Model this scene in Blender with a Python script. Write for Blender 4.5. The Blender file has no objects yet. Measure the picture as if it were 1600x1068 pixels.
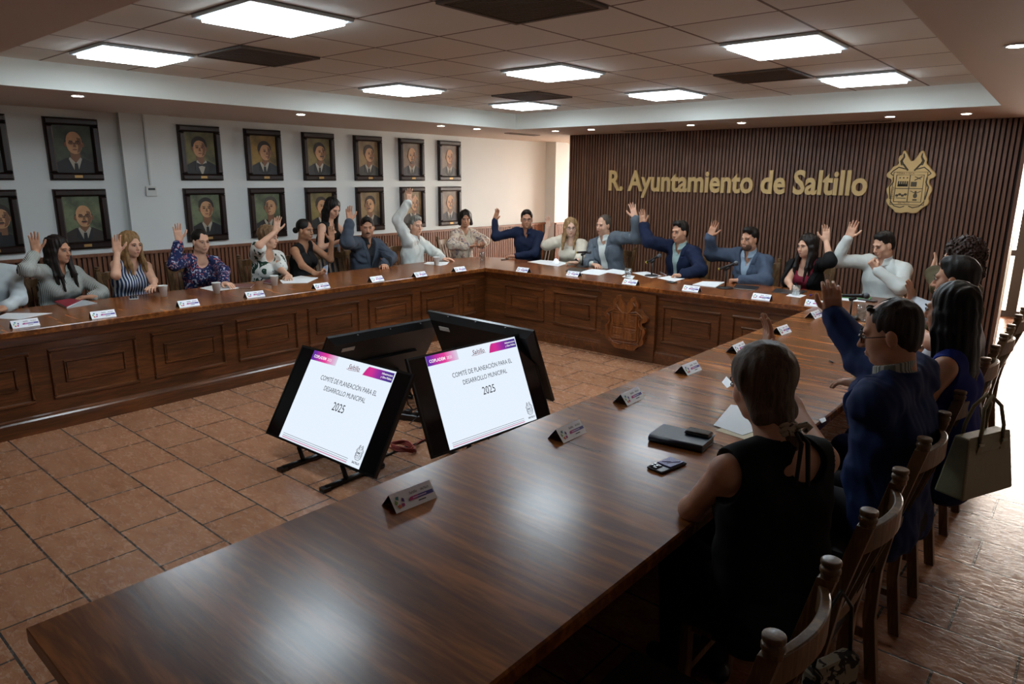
import bpy, math, random
import numpy as np
from mathutils import Vector, Matrix, Euler

S = bpy.context.scene
COL = S.collection
# ------------------------------------------------------------------ camera
F = 1080.6
_yaw, _pit, _rol = .706952, -.233627, .0075419
def _rot():
    cy, sy = math.cos(_yaw), math.sin(_yaw)
    f = np.array([-sy*math.cos(_pit), cy*math.cos(_pit), math.sin(_pit)])
    r = np.array([cy, sy, 0.]); u = np.cross(r, f)
    r2 = r*math.cos(_rol)+u*math.sin(_rol); u2 = -r*math.sin(_rol)+u*math.cos(_rol)
    return np.stack([r2, u2, -f], 1)
CR = _rot(); CC = np.array([0, 0, 1.8])
cam = bpy.data.cameras.new('camera'); camo = bpy.data.objects.new('camera', cam); COL.objects.link(camo)
m4 = Matrix.Identity(4)
for i in range(3):
    for j in range(3): m4[i][j] = CR[i, j]
m4.translation = Vector(CC)
camo.matrix_world = m4
cam.lens = F/1600*36; cam.sensor_width = 36; cam.clip_start = .05
S.camera = camo
def ray(px, py): return CR @ np.array([(px-800)/F, -(py-534)/F, -1.])
def at(px, py, x=None, y=None, z=None):
    """a pixel of the 1600x1068 photograph as a point on the plane x=, y= or z="""
    d = ray(px, py)
    t = (x-CC[0])/d[0] if x is not None else (y-CC[1])/d[1] if y is not None else (z-CC[2])/d[2]
    return CC+d*t
def pix(p):
    q = CR.T @ (np.array(p, float)-CC); return np.array([800+F*q[0]/-q[2], 534-F*q[1]/-q[2]])
# ------------------------------------------------------------------ light, exposure
W = bpy.data.worlds.new('daylight'); S.world = W; W.use_nodes = True
bg = W.node_tree.nodes['Background']; bg.inputs[0].default_value = (1, .90, .80, 1); bg.inputs[1].default_value = 9.0
S.view_settings.view_transform = 'Standard'; S.view_settings.look = 'None'
EXPO = 1.4; S.view_settings.exposure = EXPO; S.view_settings.gamma = 1; S.view_settings.use_curve_mapping = False
PANEL = 9.0; DOWN = 70.0; SCR = 2**-EXPO
def portal(x0, x1, z0, z1, y):
    l = bpy.data.lights.new('window_portal', 'AREA'); l.shape = 'RECTANGLE'; l.size = x1-x0; l.size_y = z1-z0
    l.cycles.is_portal = True
    o = bpy.data.objects.new('window_portal', l); COL.objects.link(o)
    o.location = ((x0+x1)/2, y, (z0+z1)/2); o.rotation_euler = (math.radians(-90), 0, 0)
portal(-7.7, .45, .05, 2.38, 11.45)
S.cycles.use_denoising = True; S.cycles.max_bounces = 8; S.cycles.diffuse_bounces = 6; S.cycles.glossy_bounces = 4
S.cycles.sample_clamp_indirect = 6

# ------------------------------------------------------------------ materials
MATS = {}
def srgb(h):
    h = h.lstrip('#'); c = [int(h[i:i+2], 16)/255 for i in (0, 2, 4)]
    return tuple(((v+.055)/1.055)**2.4 if v > .04045 else v/12.92 for v in c)
def _new(name):
    m = bpy.data.materials.new(name); m.use_nodes = True; nt = m.node_tree
    return m, nt, nt.nodes['Principled BSDF']
def ramp(nt, fac, stops):
    r = nt.nodes.new('ShaderNodeValToRGB'); e = r.color_ramp.elements
    while len(e) < len(stops): e.new(.5)
    for k, (p, c) in enumerate(stops): e[k].position = p; e[k].color = (*c, 1)
    nt.links.new(fac, r.inputs[0]); return r.outputs[0]
def coords(nt, scale=(1, 1, 1), rot=(0, 0, 0), kind='Object'):
    t = nt.nodes.new('ShaderNodeTexCoord'); mp = nt.nodes.new('ShaderNodeMapping')
    mp.inputs['Scale'].default_value = scale; mp.inputs['Rotation'].default_value = rot
    nt.links.new(t.outputs[kind], mp.inputs[0]); return mp.outputs[0]
def noise(nt, vec, scale, detail=4, rough=.55, dist=0):
    n = nt.nodes.new('ShaderNodeTexNoise'); n.inputs['Scale'].default_value = scale; n.inputs['Detail'].default_value = detail
    n.inputs['Roughness'].default_value = rough; n.inputs['Distortion'].default_value = dist
    nt.links.new(vec, n.inputs['Vector']); return n.outputs[0]
def bump(nt, b, h, strength, dist=.01):
    n = nt.nodes.new('ShaderNodeBump'); n.inputs['Strength'].default_value = strength; n.inputs['Distance'].default_value = dist
    nt.links.new(h, n.inputs['Height']); nt.links.new(n.outputs[0], b.inputs['Normal'])
def shade(c, k): return tuple(min(1, v*k) for v in c[:3])
def mat(name, col, rough=.6, metal=0, spec=.5, var=.0, vs=30, bmp=0, bs=200, emit=None, es=1, alpha=None, trans=0, coat=0, sss=0):
    if name in MATS: return MATS[name]
    if isinstance(col, str): col = srgb(col)
    m, nt, b = _new(name)
    b.inputs['Base Color'].default_value = (*col, 1); b.inputs['Roughness'].default_value = rough
    b.inputs['Metallic'].default_value = metal; b.inputs['Specular IOR Level'].default_value = spec
    b.inputs['Transmission Weight'].default_value = trans; b.inputs['Coat Weight'].default_value = coat
    if sss: b.inputs['Subsurface Weight'].default_value = sss; b.inputs['Subsurface Radius'].default_value = (.02, .008, .005)
    if var or bmp:
        v = coords(nt)
        if var:
            nt.links.new(ramp(nt, noise(nt, v, vs), [(.25, shade(col, 1-var)), (.75, shade(col, 1+var))]), b.inputs['Base Color'])
        if bmp: bump(nt, b, noise(nt, v, bs, 3), bmp, .004)
    if emit is not None:
        e = srgb(emit) if isinstance(emit, str) else emit
        b.inputs['Emission Color'].default_value = (*e, 1); b.inputs['Emission Strength'].default_value = es
    MATS[name] = m; return m
def wood(name, dark, light, axis=0, rough=.3, scale=1., coat=0., var=None, spec=.5):
    if name in MATS: return MATS[name]
    m, nt, b = _new(name)
    sc = [16*scale, 16*scale, 16*scale]; sc[axis] = 1.6*scale
    v = coords(nt, tuple(sc))
    n1 = noise(nt, v, 1., 7, .66, .9)
    v2 = coords(nt, tuple(s*5 for s in sc)); n2 = noise(nt, v2, 1., 3, .6)
    mx = nt.nodes.new('ShaderNodeMix'); mx.data_type = 'FLOAT'; mx.inputs[0].default_value = .35
    nt.links.new(n1, mx.inputs[2]); nt.links.new(n2, mx.inputs[3])
    d, l = srgb(dark), srgb(light)
    mid = tuple((a*2+c)/3 for a, c in zip(d, l))
    nt.links.new(ramp(nt, mx.outputs[0], [(.3, d), (.5, mid), (.68, l)]), b.inputs['Base Color'])
    b.inputs['Roughness'].default_value = rough; b.inputs['Coat Weight'].default_value = coat; b.inputs['Coat Roughness'].default_value = .12
    b.inputs['Specular IOR Level'].default_value = spec
    bump(nt, b, n2, .12, .003)
    MATS[name] = m; return m
def pattern(name, base, cols, scale, kind='stripe', axis=0, width=.5, rough=.8):
    """fabric patterns: stripe, blob (print of flowers / paisley), check"""
    if name in MATS: return MATS[name]
    m, nt, b = _new(name); base = srgb(base); cols = [srgb(c) for c in cols]
    b.inputs['Roughness'].default_value = rough; b.inputs['Specular IOR Level'].default_value = .2
    if kind == 'stripe':
        v = coords(nt); sp = nt.nodes.new('ShaderNodeSeparateXYZ'); nt.links.new(v, sp.inputs[0])
        a = nt.nodes.new('ShaderNodeMath'); a.operation = 'MULTIPLY'; a.inputs[1].default_value = scale; nt.links.new(sp.outputs[axis], a.inputs[0])
        w = noise(nt, v, 3, 2); ad = nt.nodes.new('ShaderNodeMath'); ad.operation = 'MULTIPLY_ADD'; ad.inputs[1].default_value = 1.2
        nt.links.new(w, ad.inputs[0]); nt.links.new(a.outputs[0], ad.inputs[2])
        fr = nt.nodes.new('ShaderNodeMath'); fr.operation = 'FRACT'; nt.links.new(ad.outputs[0], fr.inputs[0])
        r = nt.nodes.new('ShaderNodeValToRGB'); r.color_ramp.interpolation = 'CONSTANT'
        r.color_ramp.elements[0].color = (*base, 1); r.color_ramp.elements[1].position = width; r.color_ramp.elements[1].color = (*cols[0], 1)
        nt.links.new(fr.outputs[0], r.inputs[0]); nt.links.new(r.outputs[0], b.inputs['Base Color'])
    else:
        last = None
        for k, c in enumerate(cols):
            v = coords(nt, rot=(.3*k, .5*k, .7*k))
            n = noise(nt, v, scale*(1+.35*k), 2, .5, 1.2)
            r = nt.nodes.new('ShaderNodeValToRGB'); r.color_ramp.elements[0].position = width+.0; r.color_ramp.elements[1].position = width+.02
            nt.links.new(n, r.inputs[0])
            mx = nt.nodes.new('ShaderNodeMix'); mx.data_type = 'RGBA'
            nt.links.new(r.outputs[0], mx.inputs[0]); mx.inputs[7].default_value = (*c, 1)
            if last is None: mx.inputs[6].default_value = (*base, 1)
            else: nt.links.new(last, mx.inputs[6])
            last = mx.outputs[2]
        nt.links.new(last, b.inputs['Base Color'])
    MATS[name] = m; return m
def emis(name, col, st, ramp_axis=None, col2=None, length=1):
    if name in MATS: return MATS[name]
    m = bpy.data.materials.new(name); m.use_nodes = True; nt = m.node_tree; nt.nodes.clear()
    e = nt.nodes.new('ShaderNodeEmission'); o = nt.nodes.new('ShaderNodeOutputMaterial'); nt.links.new(e.outputs[0], o.inputs[0])
    c = srgb(col) if isinstance(col, str) else col
    e.inputs[0].default_value = (*c, 1); e.inputs[1].default_value = st
    if ramp_axis is not None:
        sp = nt.nodes.new('ShaderNodeSeparateXYZ'); nt.links.new(coords(nt), sp.inputs[0])
        mr = nt.nodes.new('ShaderNodeMapRange'); mr.inputs[1].default_value = ramp_axis[1]; mr.inputs[2].default_value = ramp_axis[2]
        nt.links.new(sp.outputs[ramp_axis[0]], mr.inputs[0])
        nt.links.new(ramp(nt, mr.outputs[0], [(k/(len(col2)-1), srgb(x)) for k, x in enumerate(col2)]), e.inputs[0])
    MATS[name] = m; return m

# ------------------------------------------------------------------ objects
def link(o, parent=None):
    COL.objects.link(o)
    if parent is not None: o.parent = parent
    return o
def tag(o, label=None, cat=None, group=None, kind=None):
    if label: o['label'] = label
    if cat: o['category'] = cat
    if group: o['group'] = group
    if kind: o['kind'] = kind
    return o
def thing(name, loc, label, cat, group=None, rz=0):
    o = bpy.data.objects.new(name, None); o.empty_display_size = .1
    link(o); o.location = tuple(loc); o.rotation_euler = (0, 0, rz)
    return tag(o, label, cat, group)
def copy_tree(o, parent=None):
    c = o.copy(); COL.objects.link(c)
    if parent is not None: c.parent = parent
    for ch in list(o.children): copy_tree(ch, c)
    return c
def relabel(o, label):
    o['label'] = label; return o
class MB:
    """collects shapes, builds one mesh object"""
    def __init__(s): s.v = []; s.f = []; s.mi = []; s.m = 0; s.sm = []
    def add(s, vs, fs, smooth=False):
        n = len(s.v); s.v += [tuple(float(c) for c in v) for v in vs]
        for f in fs: s.f.append([n+i for i in f]); s.mi.append(s.m); s.sm.append(smooth)
        return s
    def box(s, a, b, M=None):
        x0, y0, z0 = a; x1, y1, z1 = b
        vs = [(x, y, z) for z in (z0, z1) for y in (y0, y1) for x in (x0, x1)]
        if M is not None: vs = [tuple(M @ Vector(v)) for v in vs]
        return s.add(vs, [(0, 2, 3, 1), (4, 5, 7, 6), (0, 1, 5, 4), (2, 6, 7, 3), (0, 4, 6, 2), (1, 3, 7, 5)])
    def cbox(s, c, d, M=None, r=0):
        """box by centre and size, optional chamfer r"""
        if not r: return s.box([c[i]-d[i]/2 for i in range(3)], [c[i]+d[i]/2 for i in range(3)], M)
        vs = []
        hx, hy, hz = d[0]/2, d[1]/2, d[2]/2
        prof = [(-hz, r), (-hz+r, 0), (hz-r, 0), (hz, r)]
        for z, i in prof:
            X, Y = hx-i, hy-i
            q = r
            vs += [(X-q, -Y, z), (X, -Y+q, z), (X, Y-q, z), (X-q, Y, z), (-X+q, Y, z), (-X, Y-q, z), (-X, -Y+q, z), (-X+q, -Y, z)]
        vs = [(c[0]+v[0], c[1]+v[1], c[2]+v[2]) for v in vs]
        if M is not None: vs = [tuple(M @ Vector(v)) for v in vs]
        fs = [tuple(range(7, -1, -1)), tuple(range(24, 32))]
        for k in range(3):
            for i in range(8): j = (i+1) % 8; fs.append((k*8+i, k*8+j, k*8+8+j, k*8+8+i))
        return s.add(vs, fs)
    def lathe(s, prof, c=(0, 0, 0), n=20, M=None, smooth=True):
        vs = [(c[0]+r*math.cos(2*math.pi*i/n), c[1]+r*math.sin(2*math.pi*i/n), c[2]+z) for r, z in prof for i in range(n)]
        fs = [(k*n+i, k*n+(i+1) % n, k*n+n+(i+1) % n, k*n+n+i) for k in range(len(prof)-1) for i in range(n)]
        fs += [tuple(range(n-1, -1, -1)), tuple(range((len(prof)-1)*n, len(prof)*n))]
        if M is not None: vs = [tuple(M @ Vector(v)) for v in vs]
        return s.add(vs, fs, smooth)
    def tube(s, pts, r, n=8, smooth=True, closed=False):
        P = [Vector([float(c) for c in p]) for p in pts]; R = r if isinstance(r, (list, tuple)) else [r]*len(P)
        vs = []; up = Vector((0, 0, 1)); prev = None
        for i, p in enumerate(P):
            t = (P[min(i+1, len(P)-1)]-P[max(i-1, 0)]).normalized()
            if closed: t = (P[(i+1) % len(P)]-P[i-1]).normalized()
            if prev is None: a = t.cross(up) if abs(t.dot(up)) < .95 else t.cross(Vector((1, 0, 0)))
            else: a = prev-t*prev.dot(t)
            a.normalize(); prev = a; b = t.cross(a)
            for k in range(n):
                w = 2*math.pi*k/n; vs.append(tuple(p+(a*math.cos(w)+b*math.sin(w))*R[i]))
        m = len(P); fs = [(i*n+k, i*n+(k+1) % n, (i+1)*n+(k+1) % n, (i+1)*n+k) for i in range(m-1) for k in range(n)]
        if closed: fs += [((m-1)*n+k, (m-1)*n+(k+1) % n, (k+1) % n, k) for k in range(n)]
        else: fs += [tuple(range(n-1, -1, -1)), tuple(range((m-1)*n, m*n))]
        return s.add(vs, fs, smooth)
    def prism(s, poly, z0, z1, M=None, inset=0):
        """2-D polygon (x,y) extruded along z, outline counter-clockwise"""
        n = len(poly)
        if inset:
            cx = sum(p[0] for p in poly)/n; cy = sum(p[1] for p in poly)/n
            def ins(p, k):
                i = poly.index(p); a = poly[i-1]; b = poly[(i+1) % n]; tx, ty = b[0]-a[0], b[1]-a[1]; L = math.hypot(tx, ty) or 1
                return (p[0]-ty/L*k, p[1]+tx/L*k)
            top = [ins(p, inset) for p in poly]
            vs = [(x, y, z0) for x, y in poly]+[(x, y, z1-inset) for x, y in poly]+[(x, y, z1) for x, y in top]; L = 3
        else: vs = [(x, y, z0) for x, y in poly]+[(x, y, z1) for x, y in poly]; L = 2
        if M is not None: vs = [tuple(M @ Vector(v)) for v in vs]
        fs = [tuple(range(n-1, -1, -1)), tuple(range((L-1)*n, L*n))]+[(k*n+i, k*n+(i+1) % n, k*n+n+(i+1) % n, k*n+n+i) for k in range(L-1) for i in range(n)]
        return s.add(vs, fs)
    def ell(s, c, r, n=16, M=None):
        vs = []; fs = []; m = n//2
        for j in range(m+1):
            th = math.pi*j/m
            for i in range(n):
                ph = 2*math.pi*i/n; vs.append((c[0]+r[0]*math.sin(th)*math.cos(ph), c[1]+r[1]*math.sin(th)*math.sin(ph), c[2]+r[2]*math.cos(th)))
        for j in range(m):
            for i in range(n): fs.append((j*n+i, j*n+n+i, j*n+n+(i+1) % n, j*n+(i+1) % n))
        if M is not None: vs = [tuple(M @ Vector(v)) for v in vs]
        return s.add(vs, fs, True)
    def mesh(s, me, M=None):
        vs = [tuple((M @ v.co) if M is not None else v.co) for v in me.vertices]
        return s.add(vs, [tuple(p.vertices) for p in me.polygons])
    def obj(s, name, mats, parent=None, loc=(0, 0, 0), rz=0, bevel=0):
        me = bpy.data.meshes.new(name); me.from_pydata(s.v, [], s.f)
        for m in (mats if isinstance(mats, (list, tuple)) else [mats]): me.materials.append(m)
        me.polygons.foreach_set('material_index', s.mi); me.polygons.foreach_set('use_smooth', s.sm); me.update()
        o = bpy.data.objects.new(name, me); link(o, parent); o.location = loc; o.rotation_euler = (0, 0, rz)
        if bevel:
            b = o.modifiers.new('bevel', 'BEVEL'); b.width = bevel; b.segments = 2; b.limit_method = 'ANGLE'
        return o
def struct(name, mb, m, label=None, bevel=0):
    o = mb.obj(name, m, bevel=bevel); o['kind'] = 'structure'; return o
_tc = {}
def text_mesh(txt, size=1, depth=0, bold=0, align='LEFT', shear=0):
    k = (txt, size, depth, bold, align, shear)
    if k in _tc: return _tc[k]
    c = bpy.data.curves.new('t', 'FONT'); c.body = txt; c.size = size; c.extrude = depth; c.offset = bold; c.align_x = align; c.shear = shear
    c.resolution_u = 3
    o = bpy.data.objects.new('t', c); COL.objects.link(o)
    bpy.context.view_layer.update(); dg = bpy.context.evaluated_depsgraph_get()
    me = bpy.data.meshes.new_from_object(o.evaluated_get(dg)); bpy.data.objects.remove(o); _tc[k] = me
    return me
# ================================================================== room
NY0, NY1 = -2.2, 11.5          # near wall, glazed facade
XL, XR = -7.75, 2.3
M_plaster = mat('white_plaster', '#d2d8d8', .7, var=.03, vs=1.5, bmp=.05, bs=60)
M_soffit = mat('soffit_paint', '#c2b2a5', .65, bmp=.1, bs=80)
M_cove = mat('cove_paint', '#e6e9e2', .7)
M_slat = wood('wall_slat_wood', '#604132', '#815c49', 2, .42, .8)
M_slatgap = mat('slat_backing', '#1c100a', .7)
M_wain = wood('wainscot_wood', '#6a402c', '#94644a', 2, .4, .8)

def tile_floor():
    m, nt, b = _new('terracotta_tile')
    v = coords(nt)
    br = nt.nodes.new('ShaderNodeTexBrick'); br.offset = .5; br.squash = 1
    mp = nt.nodes.new('ShaderNodeMapping'); mp.inputs['Location'].default_value = (.01+.485/4*0+.0, .1235, 0)
    nt.links.new(v, mp.inputs[0]); nt.links.new(mp.outputs[0], br.inputs['Vector'])
    br.inputs['Scale'].default_value = 1; br.inputs['Brick Width'].default_value = .485; br.inputs['Row Height'].default_value = .3195
    br.inputs['Mortar Size'].default_value = .0055; br.inputs['Mortar Smooth'].default_value = .2; br.inputs['Bias'].default_value = 0
    br.inputs['Color1'].default_value = (0, 0, 0, 1); br.inputs['Color2'].default_value = (1, 1, 1, 1); br.inputs['Mortar'].default_value = (.5, .5, .5, 1)
    n1 = noise(nt, coords(nt, (1, 1.6, 1)), 9, 9, .72, .5)
    c1 = ramp(nt, n1, [(.28, srgb('#6f4530')), (.42, srgb('#9a694c')), (.56, srgb('#ac7b5c')), (.74, srgb('#a07a60'))])
    mx = nt.nodes.new('ShaderNodeMix'); mx.data_type = 'RGBA'; mx.blend_type = 'MULTIPLY'; mx.inputs[0].default_value = .5
    tv = ramp(nt, br.outputs['Color'], [(0, (.72, .70, .66)), (1, (1.0, .98, .96))])
    nt.links.new(c1, mx.inputs[6]); nt.links.new(tv, mx.inputs[7])
    mx2 = nt.nodes.new('ShaderNodeMix'); mx2.data_type = 'RGBA'
    nt.links.new(br.outputs['Fac'], mx2.inputs[0]); nt.links.new(mx.outputs[2], mx2.inputs[6]); mx2.inputs[7].default_value = (*srgb('#3b3633'), 1)
    nt.links.new(mx2.outputs[2], b.inputs['Base Color'])
    n2 = noise(nt, coords(nt, (1, 2.2, 1)), 16, 5, .6, 1.5)
    rr = ramp(nt, n2, [(.35, (.16,)*3), (.65, (.32,)*3)]); nt.links.new(rr, b.inputs['Roughness'])
    ma = nt.nodes.new('ShaderNodeMath'); ma.operation = 'MULTIPLY_ADD'; ma.inputs[1].default_value = -2.2
    nt.links.new(br.outputs['Fac'], ma.inputs[0]); nt.links.new(n2, ma.inputs[2])
    bump(nt, b, ma.outputs[0], .33, .004)
    return m
M_floor = tile_floor()
struct('floor', MB().box((XL-.3, NY0-.3, -.1), (XR+.3, NY1+.3, 0)), M_floor)
# ground outside beyond the glass
struct('trim_9', MB().box((-12, NY1+.3, -.12), (8, NY1+9, -.02)), mat('outdoor_paving', '#a89d92', .8, var=.1, vs=3))

# left wall (plaster) with shallow pilaster and deeper one near the glass
PW = 1.02      # wainscot height
mb = MB().box((XL-.2, NY0, 0), (XL, NY1, 2.75))
mb.box((XL, 2.93, 0), (XL+.07, 3.42, 2.4)).box((XL, 9.95, 0), (XL+.22, 10.3, 2.4))
struct('wall_left', mb, M_plaster)
def slats_y(mb, x, y0, y1, z0, z1, d=.022, pitch=.046, w=.030):
    n = int((y1-y0)/pitch)
    for i in range(n):
        y = y0+i*pitch; mb.box((x, y, z0), (x+d, y+w, z1))
mb = MB(); mb.m = 1
for (x, a, b) in ((XL, NY0, 2.93), (XL+.07, 2.93, 3.42), (XL, 3.42, 9.95), (XL+.22, 9.95, 10.3), (XL, 10.3, NY1)):
    mb.m = 1; mb.box((x, a, .08), (x+.006, b, PW-.03)); mb.m = 0; slats_y(mb, x+.006, a+.005, b-.03, .08, PW-.03)
struct('trim_1', mb, [M_wain, M_slatgap])
mb = MB()
for (x, a, b) in ((XL, NY0, 2.93), (XL+.07, 2.93, 3.42), (XL, 3.42, 9.95), (XL+.22, 9.95, 10.3), (XL, 10.3, NY1)):
    mb.box((x, a, PW-.03), (x+.045, b, PW))
struct('trim_2', mb, M_wain)
mb = MB()
for (x, a, b) in ((XL, NY0, 2.93), (XL+.07, 2.93, 3.42), (XL, 3.42, 9.95), (XL+.22, 9.95, 10.3), (XL, 10.3, NY1)):
    mb.box((x, a, 0), (x+.035, b, .08))
struct('baseboard_left', mb, M_wain)
# conduit run down the pilaster to the thermostat
# back partition with full-height slats
BX0, BX1, BY = -6.2, -.745, 8.56
struct('wall_back', MB().box((BX0, BY, 0), (BX1, BY+.27, 2.4)), mat('partition_end_paint', '#d8c8b8', .6))
mb = MB(); mb.m = 1; mb.box((BX0, BY-.008, 0), (BX1, BY, 2.4)); mb.m = 0
p = .0455; n = int((BX1-BX0)/p)
for i in range(n): mb.box((BX0+i*p, BY-.036, .0), (BX0+i*p+.028, BY-.008, 2.4))
mb.box((BX1-.03, BY-.04, 0), (BX1+.004, BY+.02, 2.4))
struct('trim_3', mb, [M_slat, M_slatgap])
# near and right walls (behind / beside the camera)
struct('wall_near', MB().box((XL-.2, NY0-.2, 0), (XR+.2, NY0, 2.75)), mat('near_wall_paint', '#6f665e', .7))
struct('wall_right', MB().box((XR, NY0, 0), (XR+.2, NY1, 2.75)), mat('right_wall_paint', '#b5aca2', .7))
# soffit ring around the raised tray, and the lower ceiling of the passage behind
ZS, ZC = 2.4, 2.59
hx0, hy0, hy1 = -6.03, 1.165, 7.10; hxa, hxb = -.60, -.835   # right edge is not quite square
A = [(XL-.2, NY0-.2), (XR+.2, NY0-.2), (XR+.2, NY1+.6), (XL-.2, NY1+.6)]; B = [(hx0, hy0), (hxa, hy0), (hxb, hy1), (hx0, hy1)]
mb = MB(); vs = [(x, y, ZS) for x, y in A]+[(x, y, ZS) for x, y in B]
fs = [(0, 4, 5, 1), (1, 5, 6, 2), (2, 6, 7, 3), (3, 7, 4, 0)]
mb.add(vs, fs)
mb.m = 1
mb.add([(x, y, ZS) for x, y in B]+[(x, y, ZC+.01) for x, y in B], [(0, 1, 5, 4), (1, 2, 6, 5), (2, 3, 7, 6), (3, 0, 4, 7)])
mb.m = 0
mb.add([(x, y, ZC+.16) for x, y in A], [(0, 1, 2, 3)])
mb.add([(x, y, ZS) for x, y in A]+[(x, y, ZC+.16) for x, y in A], [(0, 1, 5, 4), (1, 2, 6, 5), (2, 3, 7, 6), (3, 0, 4, 7)])
struct('trim_4', mb, [M_soffit, M_cove])
# lay-in tile ceiling of the tray
GX, GY, TX, TY = -5.46, 1.81, .5835, .59
def ceil_mat():
    m, nt, b = _new('ceiling_tile')
    br = nt.nodes.new('ShaderNodeTexBrick'); br.offset = 0; br.squash = 1
    mp = nt.nodes.new('ShaderNodeMapping'); mp.inputs['Location'].default_value = (-GX, -GY, 0)
    nt.links.new(coords(nt), mp.inputs[0]); nt.links.new(mp.outputs[0], br.inputs['Vector'])
    br.inputs['Scale'].default_value = 1; br.inputs['Brick Width'].default_value = TX; br.inputs['Row Height'].default_value = TY
    br.inputs['Mortar Size'].default_value = .009; br.inputs['Mortar Smooth'].default_value = .1
    br.inputs['Color1'].default_value = (*srgb('#d9d4ca'), 1); br.inputs['Color2'].default_value = (*srgb('#d1ccc1'), 1); br.inputs['Mortar'].default_value = (*srgb('#6f5d50'), 1)
    nt.links.new(br.outputs['Color'], b.inputs['Base Color']); b.inputs['Roughness'].default_value = .8
    bump(nt, b, noise(nt, coords(nt), 160, 3), .15, .003)
    return m
struct('ceiling', MB().box((hx0-.05, hy0-.05, ZC), (hxa+.05, hy1+.05, ZC+.03)), ceil_mat())

M_panel = emis('lit_diffuser', (.78, .91, 1.0), PANEL)
M_lframe = mat('light_frame', '#d6e2e6', .4)
def cell(i, j): return GX+i*TX, GY+j*TY
def light_panel(i, j, label):
    x, y = cell(i, j); t = thing('ceiling_light', (x+TX/2, y+TY/2, ZC), label, 'ceiling light', 'square ceiling light panels')
    a, b = TX/2-.006, TY/2-.006; w = .035
    mb = MB()
    for (x0, y0, x1, y1) in ((-a, -b, a, -b+w), (-a, b-w, a, b), (-a, -b+w, -a+w, b-w), (a-w, -b+w, a, b-w)): mb.box((x0, y0, -.018), (x1, y1, -.001))
    mb.obj('frame', M_lframe, t, bevel=.004)
    MB().box((-a+w, -b+w, -.036), (a-w, b-w, -.004)).obj('diffuser', M_panel, t)
for i, j, l in ((3, 0, 'lit square ceiling panel cut by the top edge of the photo, biggest in view'), (0, 0, 'lit square ceiling panel nearest the left end of the portrait wall'),
        (0, 4, 'lit square ceiling panel in the middle of the row along the portrait wall'), (3, 4, 'lit square ceiling panel in the middle of the room between two ceiling vents'),
        (0, 7, 'lit square ceiling panel in the far corner of the raised tray'), (3, 7, 'lit square ceiling panel in the row nearest the wall lettering, second from the corner'),
        (6, 4, 'lit square ceiling panel on the right side, the larger of the two there'), (6, 7, 'lit square ceiling panel nearest the gold coat of arms'),
        ): light_panel(i, j, l)
M_vent = mat('vent_grille', '#5a4a3c', .7); M_vdark = mat('vent_dark', '#3a2e25', .8)
def vent(i, j, label):
    x, y = cell(i, j); t = thing('ceiling_vent', (x+TX/2, y+TY/2, ZC), label, 'ceiling vent', 'square ceiling vents')
    a, b = TX/2-.006, TY/2-.006; w = .025
    MB().box((-a, -b, -.004), (a, b, -.001)).obj('backing', M_vdark, t)
    mb = MB()
    for k in range(24):
        y0 = -b+w+k*(2*b-2*w)/24; mb.box((-a+w, y0, -.010), (a-w, y0+.011, -.004))
    mb.obj('grille', M_vent, t)
    mb = MB()
    for (x0, y0, x1, y1) in ((-a, -b, a, -b+w), (-a, b-w, a, b), (-a, -b+w, -a+w, b-w), (a-w, -b+w, a, b-w)): mb.box((x0, y0, -.014), (x1, y1, -.004))
    mb.obj('frame', M_vent, t)
vent(1, 1, 'dark square ceiling vent beside the left light panel'); vent(1, 6, 'dark square ceiling vent by the far corner light panel')
vent(5, 6, 'dark square ceiling vent left of the light panel near the coat of arms'); vent(5, 1, 'dark square ceiling vent at the top edge, middle of the photo')
M_dl = emis('downlight_glow', (1, .93, .82), DOWN)
dls = [(-6.33, 2.13, 'small recessed downlight above the leftmost whole portraits'), (-6.33, 4.13, 'small recessed downlight above the third portrait column'), (-6.33, 6.06, 'small recessed downlight above the last portraits'),
       (-6.34, 6.7, 'small recessed downlight between the portraits and the far corner'), (-5.75, 7.58, 'small recessed downlight at the corner left of the slatted wall'), (-5.2, 7.6, 'small recessed downlight near the left end of the slatted wall'),
       (-3.84, 7.62, 'small recessed downlight above the word Ayuntamiento, left of a pair'), (-3.24, 7.62, 'small recessed downlight above the lettering, right of a pair'), (-1.79, 7.7, 'small recessed downlight above the gold coat of arms'),
       (-1.17, 7.75, 'small recessed downlight right of the coat of arms'), (-.45, 4.04, 'small recessed downlight at the right edge of the photo')]
for x, y, l in dls:
    t = thing('recessed_downlight', (x, y, ZS), l, 'downlight', 'small recessed downlights in the soffit')
    MB().lathe([(.055, 0), (.055, -.006), (.04, -.006), (.04, -.001)], n=20).obj('trim_ring', M_lframe, t)
    MB().lathe([(.038, -.001), (.036, -.007), (.0, -.007)], n=20).obj('lamp', M_dl, t)
M_grey = mat('grey_diffuser', '#9a8878', .5)
for x0, y0, x1, y1, l in ((-5.05, 8.05, -4.45, 8.17, 'slot air diffuser in the soffit above the word Ayuntamiento'), (-2.45, 8.05, -1.85, 8.17, 'slot air diffuser in the soffit left of the coat of arms'), (-6.62, 7.55, -6.5, 8.2, 'slot air diffuser in the soffit at the far left corner')):
    t = thing('slot_diffuser', ((x0+x1)/2, (y0+y1)/2, ZS), l, 'air diffuser', 'slot air diffusers')
    a, b = (x1-x0)/2, (y1-y0)/2
    MB().box((-a, -b, -.012), (a, b, -.0005)).obj('frame', M_grey, t, bevel=.003)
    mb = MB()
    if a > b: mb.box((-a+.02, -b+.025, -.014), (a-.02, -.008, -.012)).box((-a+.02, .008, -.014), (a-.02, b-.025, -.012))
    else: mb.box((-a+.025, -b+.02, -.014), (-.008, b-.02, -.012)).box((.008, -b+.02, -.014), (a-.025, b-.02, -.012))
    mb.obj('slot', M_vdark, t)

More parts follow.
